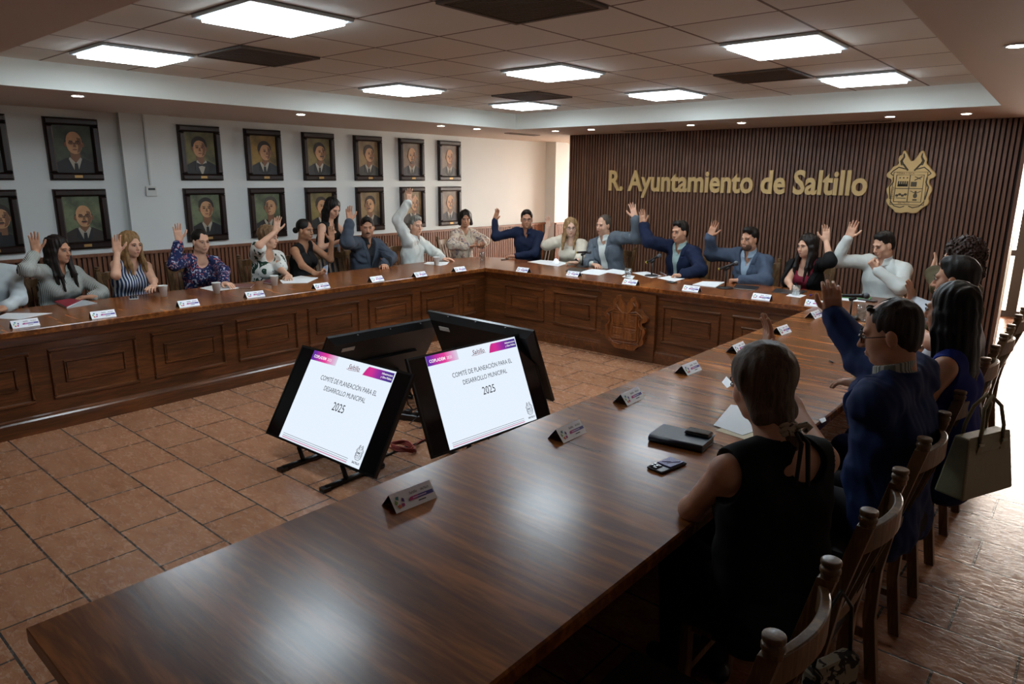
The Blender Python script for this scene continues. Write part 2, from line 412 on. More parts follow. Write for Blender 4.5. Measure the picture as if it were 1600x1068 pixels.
# glazed facade behind the partition
M_fr = mat('dark_bronze_frame', '#2a211b', .4)
def glassmat():
    m = bpy.data.materials.new('window_glass'); m.use_nodes = True; nt = m.node_tree; nt.nodes.clear()
    tr = nt.nodes.new('ShaderNodeBsdfTransparent'); gl = nt.nodes.new('ShaderNodeBsdfGlossy'); gl.inputs['Roughness'].default_value = .02
    mx = nt.nodes.new('ShaderNodeMixShader'); fr = nt.nodes.new('ShaderNodeFresnel'); fr.inputs[0].default_value = 1.45
    o = nt.nodes.new('ShaderNodeOutputMaterial')
    nt.links.new(fr.outputs[0], mx.inputs[0]); nt.links.new(tr.outputs[0], mx.inputs[1]); nt.links.new(gl.outputs[0], mx.inputs[2]); nt.links.new(mx.outputs[0], o.inputs[0])
    return m
M_glass = glassmat()
k = 1; xs = [-7.7, -6.2, -4.6, -3.0, -1.75, -.86, .45]
for a, b in zip(xs[:-1], xs[1:]):
    root = bpy.data.objects.new('window_%d' % k, None); link(root); root.location = ((a+b)/2, NY1, 0); root['kind'] = 'structure'
    h = (b-a)/2; mb = MB()
    mb.box((-h, -.04, 0), (-h+.06, .04, 2.4)).box((h-.06, -.04, 0), (h, .04, 2.4)).box((-h+.06, -.04, 0), (h-.06, .04, .08)).box((-h+.06, -.04, 2.3), (h-.06, .04, 2.4)).box((-h+.06, -.04, .82), (h-.06, .04, .90))
    mb.obj('frame', M_fr, root)
    MB().box((-h+.06, -.004, .08), (h-.06, .004, .82)).box((-h+.06, -.004, .90), (h-.06, .004, 2.3)).obj('glass', M_glass, root)
    k += 1
struct('wall_far_blocker', MB().box((.45, NY1-.06, 0), (XR, NY1+.1, 2.4)), mat('right_wall_paint', '#b5aca2', .7))  # unseen solid stretch, added in place of glazing to cut daylight on the right
# low pale parapet outside
struct('wall_outside', MB().box((-12, NY1+2.2, 0), (8, NY1+2.4, .62)).box((-12, NY1+2.15, -.02), (8, NY1+2.2, .08)), mat('outdoor_parapet', '#b9c0b4', .8))

# ================================================================== lettering and crest on the slatted wall
M_gold = mat('gold_lettering', '#c9ad78', .45, metal=.25, var=.05, vs=5)
RX = Matrix(((1, 0, 0, 0), (0, 0, -1, 0), (0, 1, 0, 0), (0, 0, 0, 1)))     # text plane -> facing -Y
def wall_text():
    me = text_mesh('R. Ayuntamiento de Saltillo', 1, .5, .028)
    xs = [v.co.x for v in me.vertices]; w = max(xs)-min(xs)
    cap = .695
    sx = 3.37/w; sz = .262/cap
    mb = MB(); M = Matrix.Translation((-5.485, BY-.05, 1.638)) @ RX @ Matrix.Diagonal((sx, sz, .028, 1)) @ Matrix.Translation((-min(xs), 0, 0))
    mb.mesh(me, M)
    o = mb.obj('wall_lettering', M_gold); o.location = (0, 0, 0)
    tag(o, 'gold raised lettering reading R. Ayuntamiento de Saltillo on the slatted wall', 'lettering')
wall_text()
CREST = [(-1.786, 2.11), (-1.77, 2.098), (-1.74, 2.033), (-1.705, 1.989), (-1.668, 2.044), (-1.645, 2.092), (-1.626, 2.111), (-1.602, 2.091), (-1.586, 2.051), (-1.567, 2.016), (-1.572, 1.972), (-1.54, 1.948), (-1.514, 1.909), (-1.474, 1.877), (-1.467, 1.846), (-1.495, 1.818), (-1.52, 1.814), (-1.521, 1.766), (-1.488, 1.735), (-1.483, 1.695), (-1.502, 1.646), (-1.508, 1.614), (-1.494, 1.586), (-1.503, 1.55), (-1.536, 1.525), (-1.569, 1.495), (-1.587, 1.462), (-1.637, 1.452), (-1.699, 1.466), (-1.742, 1.452), (-1.811, 1.458), (-1.822, 1.486), (-1.864, 1.514), (-1.904, 1.559), (-1.912, 1.596), (-1.888, 1.617), (-1.918, 1.679), (-1.919, 1.72), (-1.882, 1.762), (-1.881, 1.811), (-1.928, 1.823), (-1.941, 1.864), (-1.904, 1.905), (-1.885, 1.942), (-1.828, 1.966), (-1.845, 2.014), (-1.835, 2.055), (-1.81, 2.062), (-1.807, 2.102)]
def chaikin(P, n=1):
    for _ in range(n):
        Q = []
        for i in range(len(P)):
            a, b = P[i], P[(i+1) % len(P)]; Q += [(a[0]*.75+b[0]*.25, a[1]*.75+b[1]*.25), (a[0]*.25+b[0]*.75, a[1]*.25+b[1]*.75)]
        P = Q
    return P
def crest_details(mb, d):
    """engraved lines in crest coordinates: x about -1.7, z about 1.75"""
    def ln(pts, r=.004): mb.tube([(x, z, d) for x, z in pts], r, 5)
    def sq(x0, z0, x1, z1): ln([(x0, z0), (x1, z0), (x1, z1), (x0, z1), (x0, z0)])
    sq(-1.835, 1.575, -1.575, 1.855); sq(-1.865, 1.545, -1.545, 1.885)
    ln([(-1.705, 1.575), (-1.705, 1.855)]); ln([(-1.835, 1.715), (-1.575, 1.715)])
    for s in (-1, 1):
        c = -1.705
        for k in range(3): ln([(c+s*(.075+.012*k), 1.955), (c+s*(.095+.008*k), 2.0), (c+s*(.078+.004*k), 2.04), (c+s*.086, 2.075)], .005)   # flames
        ln([(c+s*.03, 1.90), (c+s*.08, 1.965)], .009)                                                                                    # torch handles
        ln([(c+s*.05, 1.915), (c+s*.12, 1.935), (c+s*.165, 1.90), (c+s*.19, 1.87), (c+s*.165, 1.85)], .006)
        ln([(c+s*.16, 1.83), (c+s*.155, 1.78), (c+s*.185, 1.73), (c+s*.175, 1.66), (c+s*.165, 1.60)], .007)
        ln([(c+s*.165, 1.585), (c+s*.12, 1.53), (c+s*.06, 1.515), (c+s*.02, 1.53)], .005)
    # castle, chest and branch, battle group, urn (tiny relief groups)
    for k in range(5): mb.box((-1.815+k*.021, 1.735, d-.003), (-1.802+k*.021, 1.79, d+.004))
    mb.box((-1.815, 1.735, d-.003), (-1.718, 1.762, d+.004))
    for x in (-1.80, -1.765, -1.73): mb.ell((x, 1.825, d), (.007, .007, .004), 8)
    mb.box((-1.69, 1.735, d-.003), (-1.635, 1.785, d+.004)); ln([(-1.66, 1.80), (-1.59, 1.84)], .005); ln([(-1.66, 1.838), (-1.60, 1.812)], .004)
    for k in range(4): mb.ell((-1.81+k*.027, 1.64+(k % 2)*.012, d), (.016, .013, .004), 8)
    ln([(-1.815, 1.615), (-1.72, 1.612)], .004)
    mb.box((-1.655, 1.59, d-.003), (-1.615, 1.605, d+.004)); mb.ell((-1.635, 1.64, d), (.02, .026, .004), 8); mb.ell((-1.635, 1.68, d), (.011, .011, .004), 8)
    ln([(-1.685, 1.69), (-1.635, 1.665), (-1.585, 1.69)], .004)
def crest():
    t = thing('coat_of_arms', (-1.705, BY-.04, 1.45), 'gold heraldic coat of arms cut-out mounted right of the wall lettering', 'coat of arms')
    P = chaikin(CREST); P = P[::-1]
    M0 = Matrix.Translation((1.705, 0, -1.45)) @ RX
    MB().prism(P, 0.0, .03, M0, inset=.006).obj('plaque', M_gold, t)
    mb = MB(); d = MB(); crest_details(d, 0); mb.add([tuple(M0 @ Vector((v[0], v[1], v[2]+.0305))) for v in d.v], d.f)
    mb.obj('engraved_lines', mat('crest_ink', '#4d4636', .6), t)
    mb = MB()
    for txt, x, z, r in (('TIERRA Y RICA', -1.84, 1.862, 0), ('SALTILLO', -1.79, 1.553, 0), ('INDUSTRIA', -1.843, 1.60, 90), ('HIDALGA', -1.553, 1.84, -90)):
        me = text_mesh(txt, .026, 0, .0004)
        mb.mesh(me, M0 @ Matrix.Translation((x, z, .031)) @ Matrix.Rotation(math.radians(r), 4, 'Z'))
    mb.obj('motto', mat('crest_motto', '#7d5a33', .6), t)
crest()
# ================================================================== U-shaped conference table
TZ = .76
M_top = wood('table_top_wood', '#3c1b0b', '#b06a32', 0, .26, .5, spec=.3, coat=.06)
M_top2 = wood('back_top_wood', '#44200d', '#a8622e', 1, .24, .5, spec=.35, coat=.12)
M_body = wood('desk_body_wood', '#321a0d', '#864f28', 1, .3, 1.0, coat=.2)
M_body2 = wood('desk_body_wood_x', '#321a0d', '#864f28', 0, .3, 1.0, coat=.2)
lx0, lx1 = -6.48, -5.53; by0, by1 = 5.97, 6.92; rx0, rx1 = -1.797, -.842; ny = .345; ly0 = -.6
T = thing('conference_table', (-3.6, 3.4, 0), 'dark varnished U-shaped wooden conference table with panelled front', 'conference table')
def tloc(mb): mb.v = [(v[0]+3.6, v[1]-3.4, v[2]) for v in mb.v]; return mb
def slab(poly, name, m):
    mb = MB(); mb.prism(poly, TZ-.042, TZ, inset=.006); o = tloc(mb).obj(name, m, T)
    return o
slab([(lx0, ly0), (lx1, ly0), (lx1, by0), (lx0, by0)], 'tabletop', M_top)
slab([(lx0, by0), (lx1, by0), (rx0, by0), (rx1, by0), (rx1, by1), (lx0+.42, by1), (lx0+.12, by1-.12), (lx0, by1-.42)], 'tabletop', M_top2)
slab([(rx0, ny), (rx1, ny), (rx1, by0), (rx0, by0)], 'tabletop', M_top)
def body(name, boxes, m):
    mb = MB()
    for a, b in boxes: mb.box(a, b)
    return tloc(mb).obj(name, m, T, bevel=.004)
fx, fy, gx = lx1-.07, by0+.07, rx0+.07         # panel faces set back under the top
body('front_panel', [((fx-.04, ly0+.02, .0), (fx, by0+.11, TZ-.042))], M_body)
body('front_panel', [((fx, fy, 0), (gx, fy+.04, TZ-.042))], M_body2)
body('front_panel', [((gx, ny+.06, 0), (gx+.04, by0+.11, TZ-.042))], M_body)
body('end_panel', [((gx+.04, ny+.06, 0), (rx1-.07, ny+.10, TZ-.042))], M_body2)
body('end_panel', [((rx1-.6, ny+2.6, 0), (rx1-.10, ny+2.64, TZ-.042)), ], M_body2)
body('end_panel', [((lx0+.1, ly0+.05, 0), (fx-.04, ly0+.09, TZ-.042))], M_body2)
# nosing, cornice and plinth mouldings
def run(name, prof, path, m):
    """sweep an (out, z) profile along an open path on the inside of the U; out is measured towards the inside"""
    mb = MB(); n = len(prof)
    for i, (x, y) in enumerate(path):
        a = Vector(path[i-1]) if i else None; b = Vector(path[i+1]) if i < len(path)-1 else None; p = Vector((x, y))
        d1 = (p-a).normalized() if a else (b-p).normalized(); d2 = (b-p).normalized() if b else d1
        n1 = Vector((d1.y, -d1.x)); n2 = Vector((d2.y, -d2.x)); q = (n1+n2); q = q/(q.dot(n1))
        mb.v += [(x+q.x*o, y+q.y*o, z) for o, z in prof]
    for i in range(len(path)-1):
        for k in range(n-1): mb.f.append([i*n+k, i*n+k+1, (i+1)*n+k+1, (i+1)*n+k]); mb.mi.append(0); mb.sm.append(False)
        mb.f.append([i*n+n-1, i*n, (i+1)*n, (i+1)*n+n-1]); mb.mi.append(0); mb.sm.append(False)
    for base in (0, (len(path)-1)*n): mb.f.append(list(range(base, base+n))); mb.mi.append(0); mb.sm.append(False)
    return tloc(mb).obj(name, m, T)
path = [(fx, ly0+.02), (fx, fy), (gx, fy), (gx, ny+.06)]
run('cornice_moulding', [(0, .64), (.012, .645), (.02, .665), (.045, .70), (.055, .717), (0, .717)], path, M_body)
run('plinth_moulding', [(0, .128), (.014, .12), (.018, .108), (.03, .098), (.034, .075), (.034, .0), (0, 0)], path, M_body)
def frame_ring(mb, u0, u1, z0, z1, w, d, P):
    """picture-frame moulding in (u, z) on the plane mapped by P(u, z, out)"""
    for (a, b, c, e) in ((u0, z0, u1, z0+w), (u0, z1-w, u1, z1), (u0, z0+w, u0+w, z1-w), (u1-w, z0+w, u1, z1-w)):
        i = w*.3
        vs = [P(a, b, 0), P(c, b, 0), P(c, e, 0), P(a, e, 0), P(a+i, b+i, d), P(c-i, b+i, d), P(c-i, e-i, d), P(a+i, e-i, d)]
        mb.add(vs, [(0, 3, 2, 1), (4, 5, 6, 7), (0, 1, 5, 4), (1, 2, 6, 5), (2, 3, 7, 6), (3, 0, 4, 7)])
def raised(P, u0, u1, m):
    mb = MB(); frame_ring(mb, u0, u1, .215, .592, .026, .02, P)
    frame_ring(mb, u0+.09, u1-.09, .325, .492, .018, .014, P)
    a = P(u0+.11, .345, 0); b = P(u1-.11, .472, .008)
    mb.box([min(a[k], b[k]) for k in range(3)], [max(a[k], b[k]) for k in range(3)])
    tloc(mb).obj('raised_panel', m, T)
PL = lambda u, z, o: (fx+o, u, z)
PB = lambda u, z, o: (u, fy-o, z)
PR = lambda u, z, o: (gx-o, u, z)
for k in range(-2, 6): raised(PL, 1.47+.7075*k, 2.068+.7075*k, M_body)
raised(PL, 5.66, 5.88, M_body)
for u0, u1 in ((-5.27, -4.685), (-4.56, -3.98), (-3.213, -2.615), (-2.505, -1.91)): raised(PB, u0, u1, M_body2)
for k in range(7): raised(PR, .60+.7075*k, 1.2+.7075*k, M_body)
# projecting pier with the carved shield
body('pier', [((-3.90, fy-.045, 0), (-3.27, fy, TZ-.042))], M_body2)
mb = MB(); P = [((x+1.705)*1.08, (z-1.78)*.84) for x, z in chaikin(CREST)][::-1]
Ms = Matrix.Translation((-3.585, fy-.045, .375)) @ RX
mb.prism(P, 0, .05, Ms)
mb.prism([(-.15, -.17), (.15, -.17), (.15, .11), (-.15, .11)], .05, .056, Ms, inset=.006)
frame_ring(mb, -3.735, -3.435, .205, .485, .016, .012, lambda u, z, o: (u, fy-.045-.052-o, z))
d = MB(); crest_details(d, 0); mb.add([tuple(Ms @ Vector(((v[0]+1.705)*1.08, (v[1]-1.78)*.84, .054+v[2]*1.5))) for v in d.v], d.f)
mb.box((-3.72, fy-.108, .34), (-3.45, fy-.097, .35)).box((-3.59, fy-.108, .21), (-3.58, fy-.097, .48))
tloc(mb).obj('carved_shield', wood('shield_wood', '#4a2410', '#a8642f', 2, .32, 1.2), T)

# ================================================================== portraits
M_pframe = wood('portrait_frame_wood', '#120806', '#2e1712', 2, .35, 1.2)
M_liner = mat('portrait_liner', '#0d0807', .6); M_brass = mat('brass_plate', '#b08d57', .4, metal=.5)
SKIN_P = mat('painted_skin', '#bd8e66', .5, var=.18, vs=18); SKIN_PD = mat('painted_skin_shadow', '#7c543a', .5, var=.12, vs=14)
def painted_bg(k, c1, c2):
    n = 'painted_background_%d' % k
    if n in MATS: return MATS[n]
    m, nt, b = _new(n); v = coords(nt)
    nt.links.new(ramp(nt, noise(nt, v, 4.5, 4, .6), [(.3, srgb(c1)), (.62, srgb(c2))]), b.inputs['Base Color']); b.inputs['Roughness'].default_value = .45
    MATS[n] = m; return m
def oval(cx, cy, a, b, n=20, sq=1.0, a0=0, a1=2*math.pi):
    return [(cx+a*math.copysign(abs(math.cos(t))**sq, math.cos(t)), cy+b*math.copysign(abs(math.sin(t))**sq, math.sin(t))) for t in [a0+(a1-a0)*i/n for i in range(n if a1-a0 > 6.2 else n+1)]]
def portrait(y, z, label, bgc, suit, hair, face=(0, 0), bald=False, mous=True, tie='tie', glasses=False, beard=False, side=0, dark=1.0, w=.47, h=.585):
    t = thing('framed_portrait', (XL+.002, y, z), label, 'portrait painting', 'oil portraits on the left wall')
    PT = lambda u, v, o: (o, u, v)     # u along +Y, v up, o out from wall
    mb = MB(); W = .072
    for (a, b, c, e) in ((-w/2, -h/2, w/2, -h/2+W), (-w/2, h/2-W, w/2, h/2), (-w/2, -h/2+W, -w/2+W, h/2-W), (w/2-W, -h/2+W, w/2, h/2-W)):
        i = .018
        vs = [PT(a, b, 0), PT(c, b, 0), PT(c, e, 0), PT(a, e, 0), PT(a+.004, b+.004, .03), PT(c-.004, b+.004, .03), PT(c-.004, e-.004, .03), PT(a+.004, e-.004, .03), PT(a+i, b+i, .045), PT(c-i, b+i, .045), PT(c-i, e-i, .045), PT(a+i, e-i, .045)]
        mb.add(vs, [(0, 3, 2, 1), (8, 9, 10, 11), (0, 1, 5, 4), (1, 2, 6, 5), (2, 3, 7, 6), (3, 0, 4, 7), (4, 5, 9, 8), (5, 6, 10, 9), (6, 7, 11, 10), (7, 4, 8, 11)])
    mb.obj('frame', M_pframe, t)
    cw, ch = w/2-W, h/2-W
    mats = [bgc, mat('painted_suit_'+suit, suit, .5, var=.25, vs=12), mat('painted_linen', '#a8a192', .5, var=.1, vs=20), SKIN_P, mat('painted_hair_'+hair, hair, .5, var=.3, vs=40), SKIN_PD, mat('painted_tie', '#191b20', .5), mat('painted_lip', '#84503c', .5), mat('painted_eye', '#1c120d', .5)]
    q = MB()
    def lay(m, pts, lvl):
        if lvl: pts = [(a*1.48, (b+.02)*1.48-.03) for a, b in pts]
        pts = [(min(cw, max(-cw, a)), min(ch, max(-ch, b))) for a, b in pts]
        q.m = m; n = len(pts); o0, o1 = .012, .012+.0008*lvl
        c = (sum(p[0] for p in pts)/n, sum(p[1] for p in pts)/n)
        q.add([PT(a, b, o0) for a, b in pts]+[PT(a, b, o1) for a, b in pts]+[PT(c[0], c[1], o1)], [(n+i, n+(i+1) % n, 2*n) for i in range(n)]+[(i, (i+1) % n, n+(i+1) % n, n+i) for i in range(n)])
    q.box(PT(-cw, -ch, 0), PT(cw, ch, .012))
    fx_, fy_ = .004+face[0], .035+face[1]; s = side*.012
    lay(1, [(-.155, -ch), (-.15, -.125), (-.115, -.085), (-.05, -.055), (.05, -.055), (.11, -.085), (.148, -.125), (.155, -ch)], 1)
    lay(5, [(fx_-.027, -.08), (fx_+.027, -.08), (fx_+.03, .0), (fx_-.03, .0)], 2)
    lay(2, [(-.038, -.06), (-.03, -.05), (0, -.09), (.032, -.05), (.04, -.06), (.006, -.21), (-.006, -.21)], 3)
    if tie == 'tie': lay(6, [(-.008, -.088), (.01, -.088), (.016, -.2), (0, -.222), (-.014, -.2)], 4)
    elif tie == 'bow': lay(6, [(-.034, -.068), (0, -.082), (.034, -.068), (.034, -.1), (0, -.09), (-.034, -.1)], 4)
    # lapels
    lay(6, [(-.04, -.06), (-.046, -.06), (-.05, -.12), (-.012, -.22), (-.006, -.215)], 3.6); lay(6, [(.04, -.06), (.047, -.06), (.05, -.12), (.012, -.22), (.006, -.215)], 3.6)
    if not bald: lay(4, oval(fx_-s*.6, fy_+.022, .058, .064), 4)
    else: lay(4, oval(fx_-s*.6, fy_+.004, .056, .036), 4)
    lay(5, oval(fx_-.05, fy_-.005, .009, .016, 10), 5); lay(5, oval(fx_+.05, fy_-.005, .009, .016, 10), 5)
    lay(3, oval(fx_, fy_-(.004 if not bald else -.006), .047, .060 if not bald else .070, 24, .92), 6)
    lay(5, [(fx_+.018, fy_+.04), (fx_+.040, fy_+.035), (fx_+.046, fy_-.01), (fx_+.034, fy_-.045), (fx_+.012, fy_-.058), (fx_+.022, fy_-.02)] if side >= 0 else [(fx_-.018, fy_+.04), (fx_-.022, fy_-.02), (fx_-.012, fy_-.058), (fx_-.034, fy_-.045), (fx_-.046, fy_-.01), (fx_-.040, fy_+.035)], 7)
    for e in (-1, 1):
        lay(5, oval(fx_+s+e*.019, fy_+.006, .012, .007, 10), 7.6); lay(8, oval(fx_+s+e*.019, fy_+.005, .005, .0035, 8), 8.4)
        lay(4, [(fx_+s+e*.008, fy_+.015), (fx_+s+e*.03, fy_+.015), (fx_+s+e*.03, fy_+.020), (fx_+s+e*.008, fy_+.019)][::e], 8)
    lay(5, [(fx_+s-.004, fy_+.004), (fx_+s-.009, fy_-.020), (fx_+s+.010, fy_-.022), (fx_+s+.005, fy_+.004)], 7.8)
    lay(7, oval(fx_+s, fy_-.037, .015, .004, 10), 8)
    if mous: lay(4, [(fx_+s-.020, fy_-.033), (fx_+s+.020, fy_-.033), (fx_+s+.012, fy_-.024), (fx_+s-.012, fy_-.024)], 8.6)
    if beard: lay(4, oval(fx_+s, fy_-.058, .022, .016, 12), 7.4)
    if glasses:
        for e in (-1, 1):
            o_ = oval(fx_+s+e*.019, fy_+.005, .0145, .011, 12); o2 = oval(fx_+s+e*.019, fy_+.005, .0118, .0085, 12)
            for k in range(12): lay(8, [o_[k], o_[(k+1) % 12], o2[(k+1) % 12], o2[k]], 9)
        lay(8, [(fx_+s-.005, fy_+.004), (fx_+s+.005, fy_+.004), (fx_+s+.005, fy_+.007), (fx_+s-.005, fy_+.007)], 9)
    q.obj('painting', mats, t)
    MB().box((.040, -.035, -h/2+.024), (.0475, .035, -h/2+.05)).obj('name_plate', M_brass, t)
G = [painted_bg(0, '#12140f', '#444c38'), painted_bg(1, '#30331c', '#76703c'), painted_bg(2, '#453818', '#9a7a34'), painted_bg(3, '#3f3820', '#857644'), painted_bg(4, '#5c4b33', '#947a55'), painted_bg(5, '#55463a', '#826f5e'), painted_bg(6, '#262e22', '#707a5a')]
zt, zb = 2.032, 1.365; D, GR, BK = '#1d1c1f', '#2c2d30', '#0f1013'
portrait(1.75, zt, 'framed portrait cut by the left edge of the photo, upper row', G[0], D, '#1b130e')
portrait(1.75, zb, 'framed portrait cut by the left edge of the photo, lower row', G[0], BK, '#2a1f17', (.05, -.01))
portrait(2.51, zt, 'portrait of a bald man with glasses on a nearly black ground, upper row', G[0], D, '#231c15', (0, .0), bald=True, mous=False, glasses=True)
portrait(2.51, zb, 'portrait of a balding man with glasses and moustache, lower row nearest the left edge', G[6], '#2a211c', '#241b15', (0, -.02), bald=True, glasses=True)
portrait(3.755, zt, 'portrait of a young dark-haired man in a bow tie on olive ground', G[1], BK, '#120d0a', (-.01, .0), mous=False, tie='bow')
portrait(3.755, zb, 'portrait of a heavy man in dark suit and tie, below the bow tie portrait', G[6], BK, '#241d18', (.0, .01), mous=False)
portrait(4.515, zt, 'portrait of a dark-haired man on a mustard ground, upper row', G[2], GR, '#1a100b', (.01, -.01), mous=False, side=1)
portrait(4.515, zb, 'portrait of a grey-haired man half hidden behind a raised forearm, lower row', G[6], D, '#4b443b', (.02, .01), mous=False, side=-1)
portrait(5.275, zt, 'portrait of a man with moustache on greenish ground, fourth whole one of the upper row', G[3], GR, '#231811', (.01, .0), side=1)
portrait(5.275, zb, 'portrait half hidden by the standing woman with long dark hair', G[3], D, '#30251c', (.0, .0), side=1)
portrait(6.05, zt, 'portrait of a moustached man looking right on ochre ground, upper row', G[4], '#3a3836', '#33261c', (.01, .0), side=1)
portrait(6.05, zb, 'portrait of a slim man above the man in the grey jacket, lower row', G[4], BK, '#33261c', (-.01, .0), mous=True, side=-1)
portrait(6.82, zt, 'portrait of a bald man with short beard, upper row next to the last', G[5], '#35343a', '#5a4c40', (.0, .0), bald=True, beard=True)
portrait(6.82, zb, 'portrait behind the high raised hand of the grey-haired man', G[4], D, '#4d4033', (.02, .0), bald=True)
portrait(7.57, zt, 'portrait of a bald pale man, last of the upper row beside the bare wall', G[5], '#45423f', '#75695b', (.0, .0), bald=True, mous=False)
portrait(7.57, zb, 'portrait of a bald man with moustache, last of the lower row', G[5], '#33323a', '#6b5c4c', (.0, .0), bald=True)
# thermostat with its surface conduit
t = thing('thermostat', (XL+.072, 3.16, 1.63), 'white thermostat on the wall between portraits', 'thermostat')
MB().cbox((.012, 0, 0), (.024, .11, .10), r=.004).obj('housing', mat('thermostat_plastic', '#c8cdcb', .5), t)
MB().box((.024, -.035, .012), (.0265, .035, .034)).obj('display', mat('lcd', '#2c3333', .3), t)
t = thing('wall_conduit', (XL+.072, 3.16, 1.69), 'thin white cable conduit running up the wall from the thermostat', 'conduit')
MB().box((.0, -.008, 0), (.014, .008, .705)).obj('trunking', mat('conduit_plastic', '#b9c0bf', .6), t)

# ================================================================== monitors in the middle
M_tvb = mat('monitor_black', '#0a0a0b', .28); M_tvback = mat('monitor_back', '#101113', .42); M_scr = emis('screen_white', (.80, .89, 1.0), 1.0*SCR)
M_off = mat('black_screen', '#060709', .12, spec=.5)
M_txt = mat('slide_text', '#101820', .8)
M_ban1 = emis('banner_left', '#e0409a', .9*SCR, (0, -.38, -.13), ['#6a35a8', '#c93aa6', '#f0499f', '#e9a8d6', '#dfe6f4'])
M_ban2 = emis('banner_right', '#c030a0', .85*SCR, (0, .13, .40), ['#d8308c', '#e0389e', '#9a35a8', '#5b3a9a', '#4a3a8e'])
M_wt = emis('slide_white_text', (1, .95, 1), SCR); M_redt = mat('slide_red', '#a02838', .7); M_pink = emis('slide_pink', '#d7a0b8', .95*SCR); M_greyl = mat('slide_grey', '#5c6068', .8)
def tv(c, hd, tl, ro, label, on, facing):
    w, h, d = 1.10, 1.10/1.74, .05
    t = thing('monitor', (c[0], c[1], 0), label, 'monitor', 'four leaning flat monitors', rz=0)
    M = Matrix.Translation((0, 0, c[2])) @ Matrix.Rotation(hd, 4, 'Z') @ Matrix.Rotation(-tl, 4, 'X') @ Matrix.Rotation(-ro, 4, 'Y')
    bz = .014
    mb = MB(); mb.prism([(-w/2, 0), (w/2, 0), (w/2, h), (-w/2, h)], 0, .018, M @ RX @ Matrix.Translation((0, 0, -.018)))
    for (a, b, c2, e) in ((-w/2, 0, w/2, bz), (-w/2, h-bz, w/2, h), (-w/2, bz, -w/2+bz, h-bz), (w/2-bz, bz, w/2, h-bz)): mb.box((a, -.004, b), (c2, 0, e), M)
    mb.obj('bezel', M_tvb, t)
    mb = MB(); i = .03
    vs = [(-w/2+.004, .018, .004), (w/2-.004, .018, .004), (w/2-.004, .018, h-.004), (-w/2+.004, .018, h-.004), (-w/2+.05, .055, .05), (w/2-.05, .055, .05), (w/2-.05, .055, h-.05), (-w/2+.05, .055, h-.05)]
    mb.add([tuple(M @ Vector(v)) for v in vs], [(4, 7, 6, 5), (0, 4, 5, 1), (1, 5, 6, 2), (2, 6, 7, 3), (3, 7, 4, 0), (0, 1, 2, 3)])
    mb.box((-w/2+.2, .055, .1), (w/2-.2, .075, h*.55), M)
    for x in (-.3, 0, .3): mb.cbox((x, .03, h-.006), (.012, .012, .008), M)
    mb.obj('back_cover', M_tvback, t)
    if label.startswith('monitor seen'):
        MB().box((w/2-.24, .0555, .50), (w/2-.13, .060, .535), M).obj('sticker', mat('sticker', '#c9c9c4', .6), t)
    # tilted floor stand: two feet and struts
    for x in (-.22, .22):
        mb = MB(); p0 = M @ Vector((x, .06, .16)); hdv = Matrix.Rotation(hd, 4, 'Z')
        f = Vector(hdv @ Vector((x, -.10, .0))); b = Vector(hdv @ Vector((x, .34, .0)))
        mb.tube([(f.x, f.y, .018), (b.x, b.y, .018)], .018, 8); mb.tube([tuple(p0), (b.x, b.y, .018)], .013, 8)
        q = M @ Vector((x, .03, .0)); mb.tube([(f.x+(b.x-f.x)*.35, f.y+(b.y-f.y)*.35, .018), tuple(q)], .015, 8)
        mb.cbox((f.x, f.y, .012), (.05, .05, .024)); mb.obj('stand_leg', M_tvb, t)
    if not on:
        MB().box((-w/2+bz, -.0015, bz), (w/2-bz, 0.0, h-bz), M).obj('screen', M_off, t); return
    MB().box((-w/2+bz, -.0015, bz), (w/2-bz, 0.0, h-bz), M).obj('screen_border', M_off, t)
    x0, x1, z0, z1 = -.405, .405, bz, h-bz
    # slide content lives in its own local frame so that gradients run along it
    def part(name, mb, m, parent): o = mb.obj(name, m, parent); return o
    sl = MB(); sl.box((x0, -.0025, z0), (x1, -.0015, z1)); s = sl.obj('slide', M_scr, t); s.matrix_local = M
    b1 = MB(); b1.box((x0, -.0033, z1-.065), (x0+.26, -.0026, z1)); b1.obj('banner', M_ban1, s)
    b2 = MB(); b2.prism([(.13, z1-.072), (x1-.008, z1-.072), (x1-.008, z1-.012), (.165, z1-.012), (.15, z1-.03)], .0026, .0033, RX); b2.obj('banner', M_ban2, s)
    _k = []
    def put(mbx, s_, size, cx, z, bold=0, sx=.86, al='CENTER', shear=0, out=.0036):
        mbx.mesh(text_mesh(s_, size, 0, bold, al, shear), Matrix.Translation((cx, -out, z)) @ RX @ Matrix.Diagonal((sx, 1, 1, 1)))
    for nm, a_ in (('title_line', ('COMITÉ DE PLANEACIÓN PARA EL', .044, .04, .445, 0, .80)), ('title_line', ('DESARROLLO MUNICIPAL', .044, .04, .385, 0, .80)), ('year', ('2025', .075, .04, .285, 0, .80))):
        tx = MB(); put(tx, *a_); tx.obj(nm, M_txt, s)
    w1 = MB(); put(w1, 'COPLADEM', .028, x0+.02, z1-.046, .0006, .9, 'LEFT'); put(w1, '2025', .026, x0+.165, z1-.046, 0, .85, 'LEFT', 0)
    put(w1, 'Infraestructura', .018, x1-.015, z1-.036, .0003, .9, 'RIGHT', .1); put(w1, 'y Obra Pública', .018, x1-.015, z1-.058, .0003, .9, 'RIGHT', .1)
    w1.obj('banner_text', M_wt, s)
    r1 = MB(); put(r1, 'Saltillo', .044, .035, z1-.058, .0003, .95, 'CENTER', .25); r1.tube([(-.03, -.004, z1-.062), (.0, -.004, z1-.066), (.10, -.004, z1-.060)], .0012, 4); r1.obj('wordmark', M_redt, s)
    ln = MB()
    for k, z in enumerate((.048, .036)): ln.box((x0+.03, -.0033, z), (x1-.12, -.0026, z+.0022))
